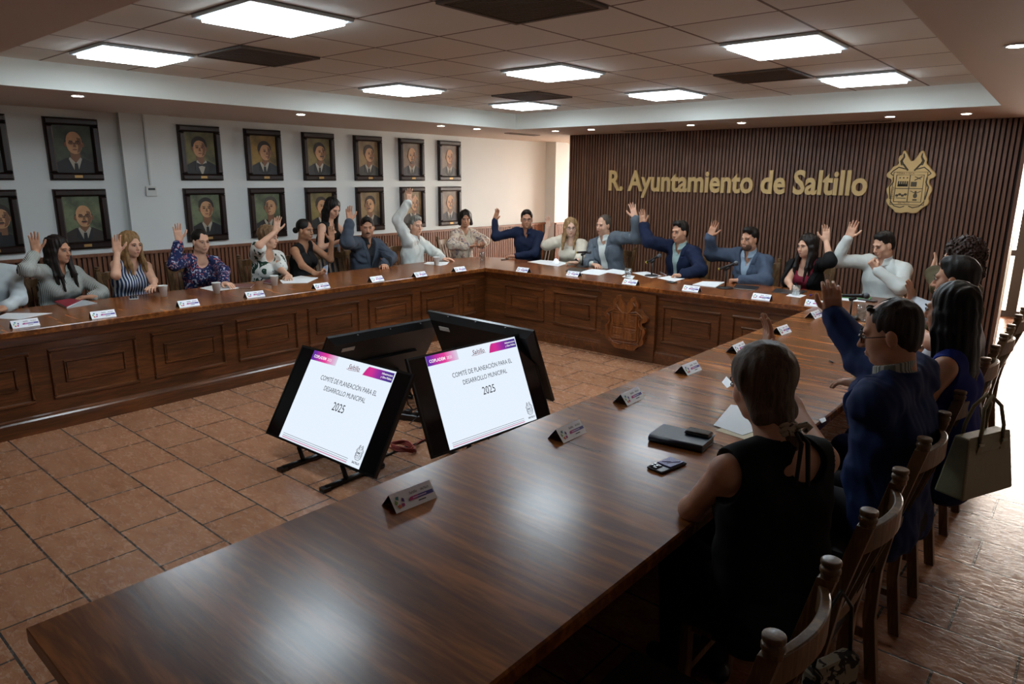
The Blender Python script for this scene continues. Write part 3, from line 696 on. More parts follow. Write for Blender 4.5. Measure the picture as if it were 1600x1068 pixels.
    ln.obj('footer_lines', M_greyl, s)
    MB().box((x0+.03, -.0033, .022), (x1-.12, -.0026, .029)).obj('footer_band', M_pink, s)
    cr = MB(); Pc = [((x+1.705)*.135+x1-.045, (z-1.45)*.135+.058) for x, z in CREST]
    cr.tube([(x, -.0035, z) for x, z in Pc], .0013, 4, closed=True)
    dd = MB(); crest_details(dd, 0); cr.add([((v[0]+1.705)*.135+x1-.045, -.0035-v[2]*.1, (v[1]-1.45)*.135+.058) for v in dd.v], dd.f)
    put(cr, 'SALTILLO', .017, x1-.045, .035, .0006, .9); cr.obj('slide_emblem', M_greyl, s)
tv((-3.487, 2.238, .139), .025, .538, .0, 'lit monitor on the left leaning back, slide about 2025 in full view', True, 0)
tv((-2.892, 3.233, .126), 1.512, .383, .0, 'lit monitor on the right, its slide partly cut by the near desk', True, 1)
tv((-4.539, 3.427, .134), -1.628, .594, 0, 'monitor seen from behind, its sticker above the left lit monitor', False, 2)
tv((-3.519, 3.978, .176), 3.13, .412, 0, 'monitor seen from behind, beyond the right lit monitor', False, 3)
# cords between them
M_cord = mat('black_cord', '#0b0b0c', .5); M_red = mat('red_cord', '#8d2a22', .5)
o = MB(); pts = []
c0 = at(630, 697, z=.03)
for k in range(60):
    a = k*.42; r = .075+.012*math.sin(k*1.3); pts.append((c0[0]+r*1.25*math.cos(a), c0[1]+r*.75*math.sin(a), .012+.0006*k))
pts = [tuple(at(596, 690, z=.01)), tuple(at(612, 700, z=.01))]+pts+[tuple(at(655, 690, z=.01)), tuple(at(668, 684, z=.01))]
tag(o.tube(pts, .005, 6).obj('cable', M_red), 'coiled red cable on the tiles between the two lit monitors', 'cable')
o = MB(); o.tube([tuple(at(*p, z=.008)) for p in ((598, 714), (612, 707), (625, 700), (640, 697), (655, 690), (675, 682), (700, 676))], .006, 6)
tag(o.obj('cable', M_cord), 'thick black cable running past the coiled red one', 'cable')
o = MB(); o.tube([tuple(at(x, y, z=z)) for x, y, z in ((634, 615, .3), (638, 632, .2), (645, 640, .14), (655, 636, .12), (662, 640, .1), (640, 662, .02), (655, 668, .012), (690, 668, .012))], .005, 6)
tag(o.obj('cable', M_cord), 'looped black cable hanging behind the gap between the lit monitors', 'cable')
t = thing('power_strip', tuple(at(640, 655, z=0)), 'black power strip on the floor behind the lit monitors', 'power strip')
MB().cbox((0, 0, .025), (.34, .07, .05), Matrix.Rotation(.35, 4, 'Z'), r=.006).obj('housing', M_tvb, t)
mb = MB()
for k in range(3): mb.cbox((-.1+.09*k, 0, .065), (.05, .045, .03), Matrix.Rotation(.35, 4, 'Z'), r=.004)
mb.obj('plug', M_tvback, t)

# ================================================================== chairs
M_ch = wood('chair_wood', '#3f2b1c', '#98754b', 2, .38, 1.2, coat=.15)
M_seat = mat('seat_pad', '#1c1613', .8, var=.15, vs=40, bmp=.2)
def make_chair(label, group):
    """back towards +Y, front towards -Y, origin on the floor at the middle of the back legs"""
    t = thing('dining_chair', (0, 0, 0), label, 'chair', group)
    w = .175
    MB().cbox((0, -.21, .445), (.42, .42, .045), r=.012).obj('seat', M_seat, t)
    for s in (-1, 1):
        mb = MB(); path = [(s*w, .035, 0), (s*w, .0, .25), (s*w, 0.0, .44), (s*w, .035, .7), (s*w, .085, .92)]
        for i in range(len(path)-1):
            (a0, a1, a2), (b0, b1, b2) = path[i], path[i+1]; r = .02
            mb.add([(a0-r, a1-r, a2), (a0+r, a1-r, a2), (a0+r, a1+r, a2), (a0-r, a1+r, a2), (b0-r, b1-r, b2), (b0+r, b1-r, b2), (b0+r, b1+r, b2), (b0-r, b1+r, b2)],
                   [(3, 2, 1, 0), (4, 5, 6, 7), (0, 1, 5, 4), (1, 2, 6, 5), (2, 3, 7, 6), (3, 0, 4, 7)])
        mb.lathe([(.020, .915), (.020, .930), (.023, .934), (.023, .944), (.0195, .947), (.0195, .950), (.023, .953), (.023, .962), (.0205, .9645), (.0, .965)], (s*w, .087, 0), 18)
        mb.obj('back_leg', M_ch, t, bevel=.003)
        MB().cbox((s*(w+.01), -.385, .212), (.038, .038, .425), r=.006).obj('front_leg', M_ch, t)
        MB().cbox((s*w, -.19, .17), (.02, .36, .028)).obj('stretcher', M_ch, t)
    MB().cbox((0, -.385, .24), (.34, .02, .03)).obj('stretcher', M_ch, t)
    MB().cbox((0, -.20, .41), (.37, .38, .035)).obj('seat_frame', M_ch, t)
    def bow(z, y, hh, th, sag):
        mb = MB(); n = 10; P = []
        for i in range(n+1):
            u = -w+2*w*i/n; k = 1-(u/w)**2; P.append((u, y+sag*k, z+.012*k))
        vs = []
        for x, yy, zz in P: vs += [(x, yy-th, zz-hh), (x, yy+th, zz-hh), (x, yy+th, zz+hh), (x, yy-th, zz+hh)]
        fs = [(i*4+k, i*4+(k+1) % 4, i*4+4+(k+1) % 4, i*4+4+k) for i in range(n) for k in range(4)]+[(3, 2, 1, 0), (n*4, n*4+1, n*4+2, n*4+3)]
        return mb.add(vs, fs)
    bow(.865, .073, .035, .012, .045).obj('top_rail', M_ch, t, bevel=.004)
    bow(.60, .018, .02, .010, .025).obj('lower_rail', M_ch, t, bevel=.003)
    for k in range(5):
        x = -.12+.06*k; kk = 1-(x/w)**2
        mb = MB(); mb.add([(x-.014, .018+.025*kk-.006, .61), (x+.014, .018+.025*kk-.006, .61), (x+.014, .018+.025*kk+.006, .61), (x-.014, .018+.025*kk+.006, .61),
                           (x-.014, .070+.045*kk-.006, .845), (x+.014, .070+.045*kk-.006, .845), (x+.014, .070+.045*kk+.006, .845), (x-.014, .070+.045*kk+.006, .845)],
                          [(3, 2, 1, 0), (4, 5, 6, 7), (0, 1, 5, 4), (1, 2, 6, 5), (2, 3, 7, 6), (3, 0, 4, 7)])
        mb.obj('back_slat', M_ch, t)
    return t
chair0 = None
def place_chair(x, y, rz, label, group):
    global chair0
    if chair0 is None: chair0 = make_chair(label, group); c = chair0
    else: c = copy_tree(chair0); c['label'] = label; c['group'] = group
    c.location = (x, y, 0); c.rotation_euler = (0, 0, rz)
    return c
R90 = math.pi/2
# right row: backs towards +X
gR, gL, gB = 'dining chairs along the right desk', 'dining chairs along the left desk', 'dining chairs along the back desk'
for y, l in ((1.37, 'carved wooden chair nearest the camera, empty, at the bottom edge'), (2.04, 'wooden chair under the woman in the black sleeveless top'),
             (2.73, 'wooden chair under the man in the navy suit with glasses'), (3.43, 'wooden chair with the olive handbag hanging on it'),
             (4.15, 'wooden chair behind the dark-haired person in white'), (4.86, 'wooden chair behind the curly-haired person'), (5.62, 'wooden chair by the far end of the right desk near the glass door')):
    place_chair(-.45, y, -R90, l, gR)
# ================================================================== people: implicit surfaces meshed with surface nets
V3 = lambda *a: np.array(a, float)
def nrm(v): return v/np.linalg.norm(v)
def d_cone(X, Y, Z, a, b, ra, rb, fd=None, fs=1.):
    px, py, pz = X-a[0], Y-a[1], Z-a[2]; ba = b-a
    if fd is not None:
        k = 1/fs-1; q = px*fd[0]+py*fd[1]+pz*fd[2]
        px = px+q*(fd[0]*k); py = py+q*(fd[1]*k); pz = pz+q*(fd[2]*k); ba = ba+fd*(ba@fd)*k
    L = ba@ba
    if L < 1e-9: return np.sqrt(px*px+py*py+pz*pz)-max(ra, rb)
    t = np.clip((px*ba[0]+py*ba[1]+pz*ba[2])/L, 0, 1)
    px = px-t*ba[0]; py = py-t*ba[1]; pz = pz-t*ba[2]
    return (np.sqrt(px*px+py*py+pz*pz)-(ra+t*(rb-ra)))*(fs if fd is not None else 1)**.5
def d_ell(X, Y, Z, c, r, Fm):
    px, py, pz = X-c[0], Y-c[1], Z-c[2]
    q = [px*Fm[0, i]+py*Fm[1, i]+pz*Fm[2, i] for i in range(3)]
    k0 = np.sqrt(sum((q[i]/r[i])**2 for i in range(3))); k1 = np.sqrt(sum((q[i]/r[i]**2)**2 for i in range(3)))+1e-9
    return k0*(k0-1)/k1
def d_box(X, Y, Z, c, h, Fm, r):
    px, py, pz = X-c[0], Y-c[1], Z-c[2]
    q = [np.abs(px*Fm[0, i]+py*Fm[1, i]+pz*Fm[2, i])-(h[i]-r) for i in range(3)]
    o = np.sqrt(sum(np.maximum(v, 0)**2 for v in q)); return o+np.minimum(np.maximum(np.maximum(q[0], q[1]), q[2]), 0)-r
def smin(a, b, k):
    if k <= 0: return np.minimum(a, b)
    h = np.clip(.5+.5*(b-a)/k, 0, 1); return b+(a-b)*h-k*h*(1-h)
class Cone:
    def __init__(s, a, b, ra, rb=None, k=.02, fd=None, fs=1.): s.a = np.array(a, float); s.b = np.array(b, float); s.ra = ra; s.rb = ra if rb is None else rb; s.k = k; s.fd = fd; s.fs = fs
    def bb(s): r = max(s.ra, s.rb)*1.05; return np.minimum(s.a, s.b)-r, np.maximum(s.a, s.b)+r
    def d(s, X, Y, Z): return d_cone(X, Y, Z, s.a, s.b, s.ra, s.rb, s.fd, s.fs)
class Ell:
    def __init__(s, c, r, F=np.eye(3), k=.02, sub=False): s.c = np.array(c, float); s.r = r; s.F = F; s.k = k; s.sub = sub
    def bb(s): r = max(s.r); return s.c-r, s.c+r
    def d(s, X, Y, Z): return d_ell(X, Y, Z, s.c, s.r, s.F)
class RBox:
    def __init__(s, c, h, F, r=.01, k=.01): s.c = np.array(c, float); s.h = h; s.F = F; s.r = r; s.k = k
    def bb(s): r = float(np.linalg.norm(s.h)); return s.c-r, s.c+r
    def d(s, X, Y, Z): return d_box(X, Y, Z, s.c, s.h, s.F, s.r)
class Group:
    def __init__(s, prims, k): s.p = prims; s.k = k
    def bb(s):
        bs = [p.bb() for p in s.p]; return np.min([b[0] for b in bs], 0), np.max([b[1] for b in bs], 0)
    def d(s, X, Y, Z):
        D = None
        for p in s.p:
            q = p.d(X, Y, Z); D = q if D is None else (np.maximum(D, -q) if getattr(p, 'sub', False) else smin(D, q, p.k))
        return D
def surface(prims, h, post=None, cuts=(), pad=.03):
    bs = [p.bb() for p in prims if not getattr(p, 'sub', False)]
    lo = np.min([b[0] for b in bs], 0)-pad; hi = np.max([b[1] for b in bs], 0)+pad
    n = np.ceil((hi-lo)/h).astype(int)+1
    ax = [(lo[i]+h*np.arange(n[i])).astype(np.float32) for i in range(3)]
    D = np.full(n, .2, np.float32)
    for p in prims:
        a, b = p.bb(); m = .05
        i0 = np.clip(((a-m-lo)/h).astype(int), 0, n-1); i1 = np.clip(((b+m-lo)/h).astype(int)+2, 0, n)
        sl = tuple(slice(i0[k], i1[k]) for k in range(3))
        X, Y, Z = ax[0][sl[0]][:, None, None], ax[1][sl[1]][None, :, None], ax[2][sl[2]][None, None, :]
        q = p.d(X, Y, Z).astype(np.float32)
        if getattr(p, 'sub', False): D[sl] = -smin(-D[sl], q, p.k)
        else: D[sl] = smin(D[sl], q, p.k)
    X, Y, Z = ax[0][:, None, None], ax[1][None, :, None], ax[2][None, None, :]
    if post is not None: D = post(D, X, Y, Z)
    for c in cuts: D = np.maximum(D, -c(X, Y, Z)).astype(np.float32)
    D[0], D[-1] = 1, 1; D[:, 0] = 1; D[:, -1] = 1; D[:, :, 0] = 1; D[:, :, -1] = 1
    return nets(D, lo, h)
CORN = [(i, j, k) for i in (0, 1) for j in (0, 1) for k in (0, 1)]
EDG = [(a, b) for ia, a in enumerate(CORN) for b in CORN[ia+1:] if sum(abs(a[i]-b[i]) for i in range(3)) == 1]
def nets(D, lo, h):
    I = D < 0; n = D.shape
    s = sum(I[a:n[0]-1+a, b:n[1]-1+b, c:n[2]-1+c].astype(np.int8) for a, b, c in CORN)
    act = np.argwhere((s > 0) & (s < 8)); cid = np.full([m-1 for m in n], -1, np.int32); cid[tuple(act.T)] = np.arange(len(act))
    P = np.zeros((len(act), 3)); C = np.zeros(len(act))
    for a, b in EDG:
        da = D[act[:, 0]+a[0], act[:, 1]+a[1], act[:, 2]+a[2]]; db = D[act[:, 0]+b[0], act[:, 1]+b[1], act[:, 2]+b[2]]
        m = (da < 0) != (db < 0); t = np.where(m, da/np.where(m, da-db, 1), 0)
        for i in range(3): P[:, i] += np.where(m, a[i]+t*(b[i]-a[i]), 0)
        C += m
    P = (P/C[:, None]+act)*h+lo
    Q = []
    for ax in range(3):
        sl0 = [slice(None)]*3; sl1 = [slice(None)]*3; sl0[ax] = slice(0, -1); sl1[ax] = slice(1, None)
        A, B = I[tuple(sl0)], I[tuple(sl1)]
        for fl, M in ((0, A & ~B), (1, ~A & B)):
            e = np.argwhere(M); o1, o2 = (ax+1) % 3, (ax+2) % 3
            ids = []
            for (u, v) in ((0, 0), (-1, 0), (-1, -1), (0, -1)):
                q = e.copy(); q[:, o1] += u; q[:, o2] += v; ids.append(cid[tuple(q.T)])
            q = np.stack(ids, 1); Q.append(q if not fl else q[:, ::-1])
    return P, np.concatenate(Q)
def fast_mesh(name, P, Q, m, parent, origin):
    me = bpy.data.meshes.new(name); P = (P-origin).astype(np.float32)
    me.vertices.add(len(P)); me.vertices.foreach_set('co', P.ravel())
    me.loops.add(Q.size); me.loops.foreach_set('vertex_index', Q.astype(np.int32).ravel())
    me.polygons.add(len(Q)); me.polygons.foreach_set('loop_start', np.arange(0, Q.size, 4, dtype=np.int32))
    me.update(calc_edges=True); me.polygons.foreach_set('use_smooth', np.ones(len(Q), bool))
    me.materials.append(m); o = bpy.data.objects.new(name, me); return link(o, parent)
def heading(deg): return V3(math.cos(math.radians(deg)), math.sin(math.radians(deg)), 0)
def frame3(hd, pitch=0, roll=0):
    """columns right, forward, up"""
    f = heading(hd); r = V3(f[1], -f[0], 0); u = V3(0, 0, 1); p = math.radians(-pitch)
    f2 = f*math.cos(p)+u*math.sin(p); u2 = -f*math.sin(p)+u*math.cos(p); q = math.radians(roll)
    return np.stack([r*math.cos(q)+u2*math.sin(q), f2, u2*math.cos(q)-r*math.sin(q)], 1)
UPV = V3(0, 0, 1)
def head_prims(H, Fm, s=1., male=True, jaw=1., full=1., h=.005):
    c = lambda x, y, z: H+Fm@V3(x*s, y*s, z*s)
    e = lambda p, r, k, sub=False: Ell(c(*p), [v*s for v in r], Fm, k*s, sub)
    P = [e((0, -.018, .034), (.074*full, .092, .085), 0), e((0, .022, -.045), (.056*jaw*full, .064, .070), .035),
         e((0, .060, -.096), (.020*jaw, .018, .016), .024), e((.038, .046, -.028), (.022, .022, .022), .03), e((-.038, .046, -.028), (.022, .022, .022), .03),
         e((.044*jaw, .008, -.075), (.018, .026, .018), .03), e((-.044*jaw, .008, -.075), (.018, .026, .018), .03),
         Cone(c(-.034, .073, .018), c(.034, .073, .018), .011*s, .011*s, .018*s)]
    P += [e((x, .095, -.001), (.016, .016, .011), .012, True) for x in (-.031, .031)]
    P += [Cone(c(0, .080, .006), c(0, .104, -.034), .0075*s, .0105*s, .010*s), e((.010, .094, -.037), (.008, .009, .007), .006), e((-.010, .094, -.037), (.008, .009, .007), .006),
          Cone(c(-.016, .081, -.064), c(.016, .081, -.064), .0075*s, .0075*s, .010*s), e((0, .078, -.074), (.017, .011, .006), .008),
          e((.073*full, -.006, -.012), (.009, .019, .032), .006), e((-.073*full, -.006, -.012), (.009, .019, .032), .006)]
    return P
def hand_prims(Wp, u, n, t, kind='open', s=1.):
    """Wp wrist, u towards the fingers, n palm normal, t towards the thumb"""
    Fm = np.stack([u, t, n], 1); c = lambda a, b, d=0: Wp+(u*a+t*b+n*d)*s
    P = [RBox(c(.050, .0, 0), [.046*s, .038*s, .014*s], Fm, .012*s, .01), Cone(c(-.02, 0), c(.02, 0), .024*s, .024*s, .02*s, n, .75), Ell(c(.032, .024, .008), [.028*s, .018*s, .014*s], Fm, .012*s)]
    bend = {'open': (.12, .15, .12), 'relax': (.35, .5, .4), 'flat': (.22, .35, .3), 'fist': (1.35, 1.6, 1.0), 'grip': (.85, 1.2, .8), 'cup': (.55, .55, .35), 'splay': (.05, .08, .05)}[kind]
    spread = {'open': .9, 'splay': 1.7, 'relax': .8, 'flat': .9, 'fist': .1, 'grip': .3, 'cup': .5}[kind]
    for i, (b, L, sp) in enumerate(((.029, .074, .10), (.0095, .083, .025), (-.0105, .076, -.05), (-.0285, .058, -.15))):
        p = c(.090-(.006 if i == 3 else 0), b); d = nrm(u+t*math.tan(sp*spread)); ang = 0; r = .0093*s
        for seg, fr in enumerate((.45, .30, .25)):
            ang += bend[seg]*(1+.08*i); dd = d*math.cos(ang)+n*math.sin(ang); q = p+dd*L*fr*s; r2 = r*.93
            P.append(Cone(p, q, r, r2, .002 if seg else .006)); p, r = q, r2
    fist = kind in ('fist', 'grip')
    p = c(.022, .030, .006); th = [(.042, .052, .010), (.070, .072, .014), (.094, .082, .014)] if not fist else [(.045, .045, .022), (.066, .034, .036), (.080, .016, .040)]
    if kind in ('flat', 'relax', 'cup'): th = [(.042, .050, .012), (.070, .060, .020), (.092, .060, .024)]
    r = .0125*s
    for q in th: q = c(*q); P.append(Cone(p, q, r, r*.9, .006)); p = q; r *= .9
    return Group(P, .012)
def ik(Sp, Wp, L1, L2, epix=None, pole=None):
    v = Wp-Sp; d = np.linalg.norm(v)
    if d > (L1+L2)*.985: Wp = Sp+v/d*(L1+L2)*.985; v = Wp-Sp; d = np.linalg.norm(v)
    if d < abs(L1-L2)*1.1+.02: d = abs(L1-L2)*1.1+.02; Wp = Sp+nrm(v)*d; v = Wp-Sp
    a = (L1*L1-L2*L2+d*d)/(2*d); r = math.sqrt(max(L1*L1-a*a, 1e-6)); m = nrm(v)
    e1 = nrm(np.cross(m, V3(.3, .2, .93))); e2 = np.cross(m, e1); best = None
    for k in range(72):
        w = 2*math.pi*k/72; E = Sp+m*a+(e1*math.cos(w)+e2*math.sin(w))*r
        sc = 0
        if epix is not None: sc += np.linalg.norm(pix(E)-np.array(epix))*.02
        if pole is not None: sc -= nrm(E-(Sp+m*a))@pole
        if best is None or sc < best[0]: best = (sc, E)
    return best[1], Wp
def skin_mat(k, c):
    n = 'skin_%s' % k
    if n in MATS: return MATS[n]
    m = mat(n, c, .5, spec=.35, var=.10, vs=14, bmp=.08, bs=300, sss=.12); return m
SK = {'fair': '#d2a48a', 'mid': '#bd8c70', 'tan': '#a5785c', 'brown': '#7c523a', 'pale': '#d8b09a'}
def hair_mat(col):
    n = 'hair_'+col
    if n in MATS: return MATS[n]
    m, nt, b = _new(n); c = srgb(col); v = coords(nt, (90, 90, 7))
    n1 = noise(nt, v, 1.2, 4, .6, .8)
    nt.links.new(ramp(nt, n1, [(.3, shade(c, .45)), (.55, c), (.75, shade(c, 1.7))]), b.inputs['Base Color'])
    b.inputs['Roughness'].default_value = .5; b.inputs['Specular IOR Level'].default_value = .3
    bump(nt, b, n1, .5, .004); MATS[n] = m; return m
def fabric(name, col, rough=.85, var=.08): return mat('cloth_'+name, col, rough, spec=.25, var=var, vs=9, bmp=.25, bs=420)
def wr_field(X, Y, Z, seed, amp):
    rg = random.Random(seed); D = 0
    for k in range(5):
        w = rg.uniform(28, 80); a, b, c = rg.gauss(0, 1), rg.gauss(0, 1), rg.gauss(0, .8); L = math.sqrt(a*a+b*b+c*c)
        D = D+np.sin((X*a+Y*b+Z*c)*(w/L)+2.2*np.sin(Z*rg.uniform(9, 20)+X*7+Y*5)+rg.uniform(0, 6))
    return D*amp/2.5
def person(label, head, turn, th, hair, haircol, skin='mid', male=True, arms={}, wear=(), trousers='#1b1d22', hpitch=4, hroll=0, lean=.06, side=0, hs=None, sw=None, belly=0., glasses=None,
           mous=None, beard=None, hips=None, stand=False, h=.0052, legs=True, brows='#1c130e', lips=None, seed=1, absturn=False, jaw=1., full=1., neck_back=.03, category='person'):
    H = np.array(head, float); hs = hs or (1.0 if male else .95); sw = sw or (.178 if male else .152)
    cam_b = math.degrees(math.atan2(-H[1], -H[0])); hh = turn if absturn else cam_b+turn
    Fh = frame3(hh, hpitch, hroll); tf = heading(th); Rv = V3(tf[1], -tf[0], 0)
    N = H-UPV*.170*hs-Fh[:, 1]*.012-tf*neck_back+(tf*math.sin(math.radians(hpitch))*-.06 if hpitch > 15 else 0)
    Hp = np.array(hips, float) if hips is not None else V3(N[0], N[1], .545)-tf*lean+Rv*side
    U = nrm(N-Hp); tl = np.linalg.norm(N-Hp); Tf = nrm(tf-U*(tf@U)); Rv = nrm(np.cross(Tf, U))
    org = V3(Hp[0], Hp[1], 0)
    root = thing('person', org, label, category)
    root['group'] = 'people at the meeting'
    Cc = N-U*.17
    sh = {}; el = {}; wr = {}; hf = {}
    for sd, sg in (('R', 1), ('L', -1)):
        A = arms.get(sd, {}); up = A.get('up', 0)
        Sp = N+Rv*sg*(sw-(.018 if up else 0))-U*(.060-(.045 if up else 0))
        L1, L2 = (.295, .255) if male else (.27, .235)
        Wp = np.array(A['w'], float) if 'w' in A else Sp-UPV*.30+tf*.25-Rv*sg*.03
        E, Wp = ik(Sp, Wp, A.get('L1', L1), A.get('L2', L2), A.get('e'), A.get('pole', None) if 'pole' in A else (None if 'e' in A else nrm(-UPV*.8+Rv*sg*.6)))
        sh[sd], el[sd], wr[sd] = Sp, E, Wp
        u = nrm(np.array(A['u'], float)) if 'u' in A else nrm(Wp-E)
        nn = np.array(A.get('n', tuple(tf)), float); nn = nrm(nn-u*(nn@u)); t = np.cross(u, nn)*sg
        hf[sd] = (u, nn, t, A.get('kind', 'relax'))
    k_ = 1 if male else .86
    def torso(off, low=0., k=.05):
        P = []
        for s in (-1, 1):
            P += [Cone(Hp+Rv*s*.075, Hp+Rv*s*.055+U*tl*.32+Tf*belly*.5, .112*k_**.3+off, .100*k_+off+belly*.5, k, Tf, .85),
                  Cone(Hp+Rv*s*.055+U*tl*.32+Tf*belly*.5, Cc+Rv*s*.070*k_, .100*k_+off+belly*.5, .103*k_+off, k, Tf, .85),
                  Cone(Cc+Rv*s*.070*k_, N+Rv*s*.095*k_-U*.075, .103*k_+off, .070*k_+off, k, Tf, .85),
                  Cone(N-U*.012-Tf*.012, sh['R' if s > 0 else 'L']+U*.0, .046*k_+off*.7, .052*k_+off, .04)]
        if not male: P += [Ell(Cc+Tf*.078+Rv*s*.068-U*.005, [.058+off]*3, k=.05) for s in (-1, 1)]
        return P
    def sleeve(sd, off, end=1., k=.03, r=1.):
        Sp, E, Wp = sh[sd], el[sd], wr[sd]; P = []
        q = r*(1. if male else .86)
        if end <= .5:
            return [Cone(Sp, Sp+(E-Sp)*(end*2), .050*q+off, .047*q+off*1.3, k)]
        W2 = E+(Wp-E)*((end-.5)*2)
        return [Cone(Sp, E, .050*q+off, .041*q+off, k), Cone(E, W2, .041*q+off, (.028*q if end > .95 else .034*q)+off, k)]
    # ---- body: one continuous skin
    Pb = torso(-.004)+head_prims(H, Fh, hs, male, jaw, full)
    jb = H+Fh@V3(0, -.012, -.055)*hs
    Pb.append(Cone(N-U*.03, jb, (.056 if male else .047), (.053 if male else .045), .03))
    Pb.append(Cone(N-U*.05-Tf*.02, jb-Fh[:, 1]*.02, .05, .042, .03))
    for sd in 'RL':
        Pb += sleeve(sd, 0, 1.0, .03, 1.0); u, nn, t, kind = hf[sd]
        if kind != 'none': Pb.append(hand_prims(wr[sd], u, nn, t, kind, 1.0 if male else .92))
    P, Q = surface(Pb, h)
    fast_mesh('body', P, Q, skin_mat(skin, SK[skin]), root, org)
    loc = lambda p: tuple(np.array(p)-org)
    M = Matrix.Identity(4)
    for i in range(3):
        for j in range(3): M[i][j] = Fh[i, j]*hs
    M.translation = Vector(H-org)
    for sd in 'RL':
        if arms.get(sd, {}).get('watch'):
            fa = nrm(wr[sd]-el[sd]); nn = hf[sd][1]; e1 = nrm(nn-fa*(nn@fa)); e2 = np.cross(fa, e1); cw_ = wr[sd]-fa*.012; mb = MB()
            for o_ in (-.006, 0, .006): mb.tube([loc(cw_+fa*o_+(e1*.029*math.cos(a)+e2*.032*math.sin(a))) for a in [2*math.pi*i/20 for i in range(20)]], .0045, 6, closed=True)
            mb.ell(loc(cw_-e1*.031), (.017, .017, .017), 12); mb.obj('watch', mat('watch_black', '#0e0f11', .3), root)
    # ---- face details
    iris = mat('iris_dark', '#1a100b', .2)
    for s in (-1, 1):
        mb = MB(); mb.m = 0; mb.ell((s*.031, .0815, -.001), (.0125, .0075, .0062), 12, M); mb.m = 1; mb.ell((s*.031, .0872, -.001), (.0055, .003, .0055), 10, M); mb.m = 2
        mb.tube([(s*.017, .086, .001), (s*.024, .0895, .0058), (s*.032, .0900, .0068), (s*.040, .087, .005), (s*.045, .082, .001)], .0016, 5)
        n0 = len(mb.v)-25; mb.v[n0:] = [tuple(M @ Vector(v)) for v in mb.v[n0:]]
        mb.obj('eye', [mat('sclera', '#c9c0b8', .25), iris, mat('lash', '#120c09', .7)], root)
        mb = MB(); mb.tube([tuple(M @ Vector(v)) for v in ((s*.014, .091, .018), (s*.026, .0925, .0235), (s*.038, .088, .0225), (s*.048, .078, .016))], [.0022*hs, .003*hs, .0026*hs, .001], 6)
        mb.obj('eyebrow', mat('brow_'+brows, brows, .8), root)
    lc = lips or ('#8e5547' if male else '#9a4a48')
    mb = MB(); mb.tube([tuple(M @ Vector(v)) for v in ((-.022, .0795, -.0665), (-.010, .0885, -.0640), (0, .0900, -.0650), (.010, .0885, -.0640), (.022, .0795, -.0665))], [.001, .0034*hs, .0034*hs, .0034*hs, .001], 6)
    mb.tube([tuple(M @ Vector(v)) for v in ((-.019, .080, -.0690), (0, .0885, -.0730), (.019, .080, -.0690))], [.001, .0042*hs, .001], 6)
    mb.obj('lips', mat('lips_'+lc, lc, .45), root)
    if mous:
        mb = MB(); mb.tube([tuple(M @ Vector(v)) for v in ((-.028, .078, -.066), (-.014, .090, -.057), (0, .0945, -.0535), (.014, .090, -.057), (.028, .078, -.066))], [.003, .0065*hs, .0055*hs, .0065*hs, .003], 8)
        mb.obj('moustache', hair_mat(mous), root)
    if beard:
        bp = [Ell(H+Fh@V3(0, .030, -.070)*hs, [.060*hs*jaw*full, .0605*hs, .055*hs], Fh, 0), Ell(H+Fh@V3(0, .062, -.096)*hs, [.024*hs, .022*hs, .020*hs], Fh, .02)]
        cut = Ell(H+Fh@V3(0, .07, -.010)*hs, [.062*hs, .07*hs, .048*hs], Fh); cut2 = Ell(H+Fh@V3(0, .095, -.066)*hs, [.024*hs, .03*hs, .010*hs], Fh)
        P, Q = surface(bp, .004, cuts=[lambda X, Y, Z: cut.d(X, Y, Z), lambda X, Y, Z: cut2.d(X, Y, Z), lambda X, Y, Z: -((X-H[0])*Fh[0, 2]+(Y-H[1])*Fh[1, 2]+(Z-H[2])*Fh[2, 2])-.030])
        fast_mesh('beard', P, Q, hair_mat(beard), root, org)
    if glasses:
        mb = MB(); r = .0018
        for s in (-1, 1):
            pts = [(s*.033+.0215*math.cos(a)*(1), .099-.006*abs(math.cos(a)), -.003+.0155*math.copysign(abs(math.sin(a))**.8, math.sin(a))) for a in [2*math.pi*i/18 for i in range(18)]]
            mb.tube([tuple(M @ Vector(v)) for v in pts], r, 5, closed=True)
            mb.tube([tuple(M @ Vector(v)) for v in ((s*.054, .092, .002), (s*.070, .055, .001), (s*.078, .0, -.001), (s*.077, -.022, -.012))], r, 5)
        mb.tube([tuple(M @ Vector(v)) for v in ((-.012, .099, -.001), (0, .103, .002), (.012, .099, -.001))], r, 5)
        mb.obj('glasses', mat('glasses_'+glasses, glasses, .3), root)
    # ---- hair
    if hair:
        c = lambda x, y, z: H+Fh@V3(x, y, z)*hs
        def e(p, r, k=.02, sub=False): return Ell(c(*p), [v*hs for v in r], Fh, k*hs, sub)
        loc_ = lambda X, Y, Z, i: ((X-H[0])*Fh[0, i]+(Y-H[1])*Fh[1, i]+(Z-H[2])*Fh[2, i])/hs
        cap = [e((0, -.024, .040), (.079*full, .093, .087), 0)]
        face = Ell(c(0, .097, -.048), [v*hs*full for v in ((.073, .085, .134) if male else (.066, .084, .124))], Fh)
        cuts = [face.d]
        fr = .0016; hn = .0045
        if hair == 'short':
            cap.append(e((0, -.046, -.015), (.069, .060, .075), .03)); cuts += [lambda X, Y, Z: loc_(X, Y, Z, 2)-(-.030+np.clip(loc_(X, Y, Z, 1)+.005, -.06, 0)*1.05)]
            cap.append(e((0, .028, .092), (.054, .046, .030), .03))
        elif hair == 'quiff':
            cap.append(e((0, -.046, -.015), (.069, .060, .075), .03)); cuts += [lambda X, Y, Z: loc_(X, Y, Z, 2)-(-.028+np.clip(loc_(X, Y, Z, 1)+.005, -.06, 0)*1.05)]
            cap.append(e((0, .045, .096), (.052, .044, .036), .03))
        elif hair == 'receding':
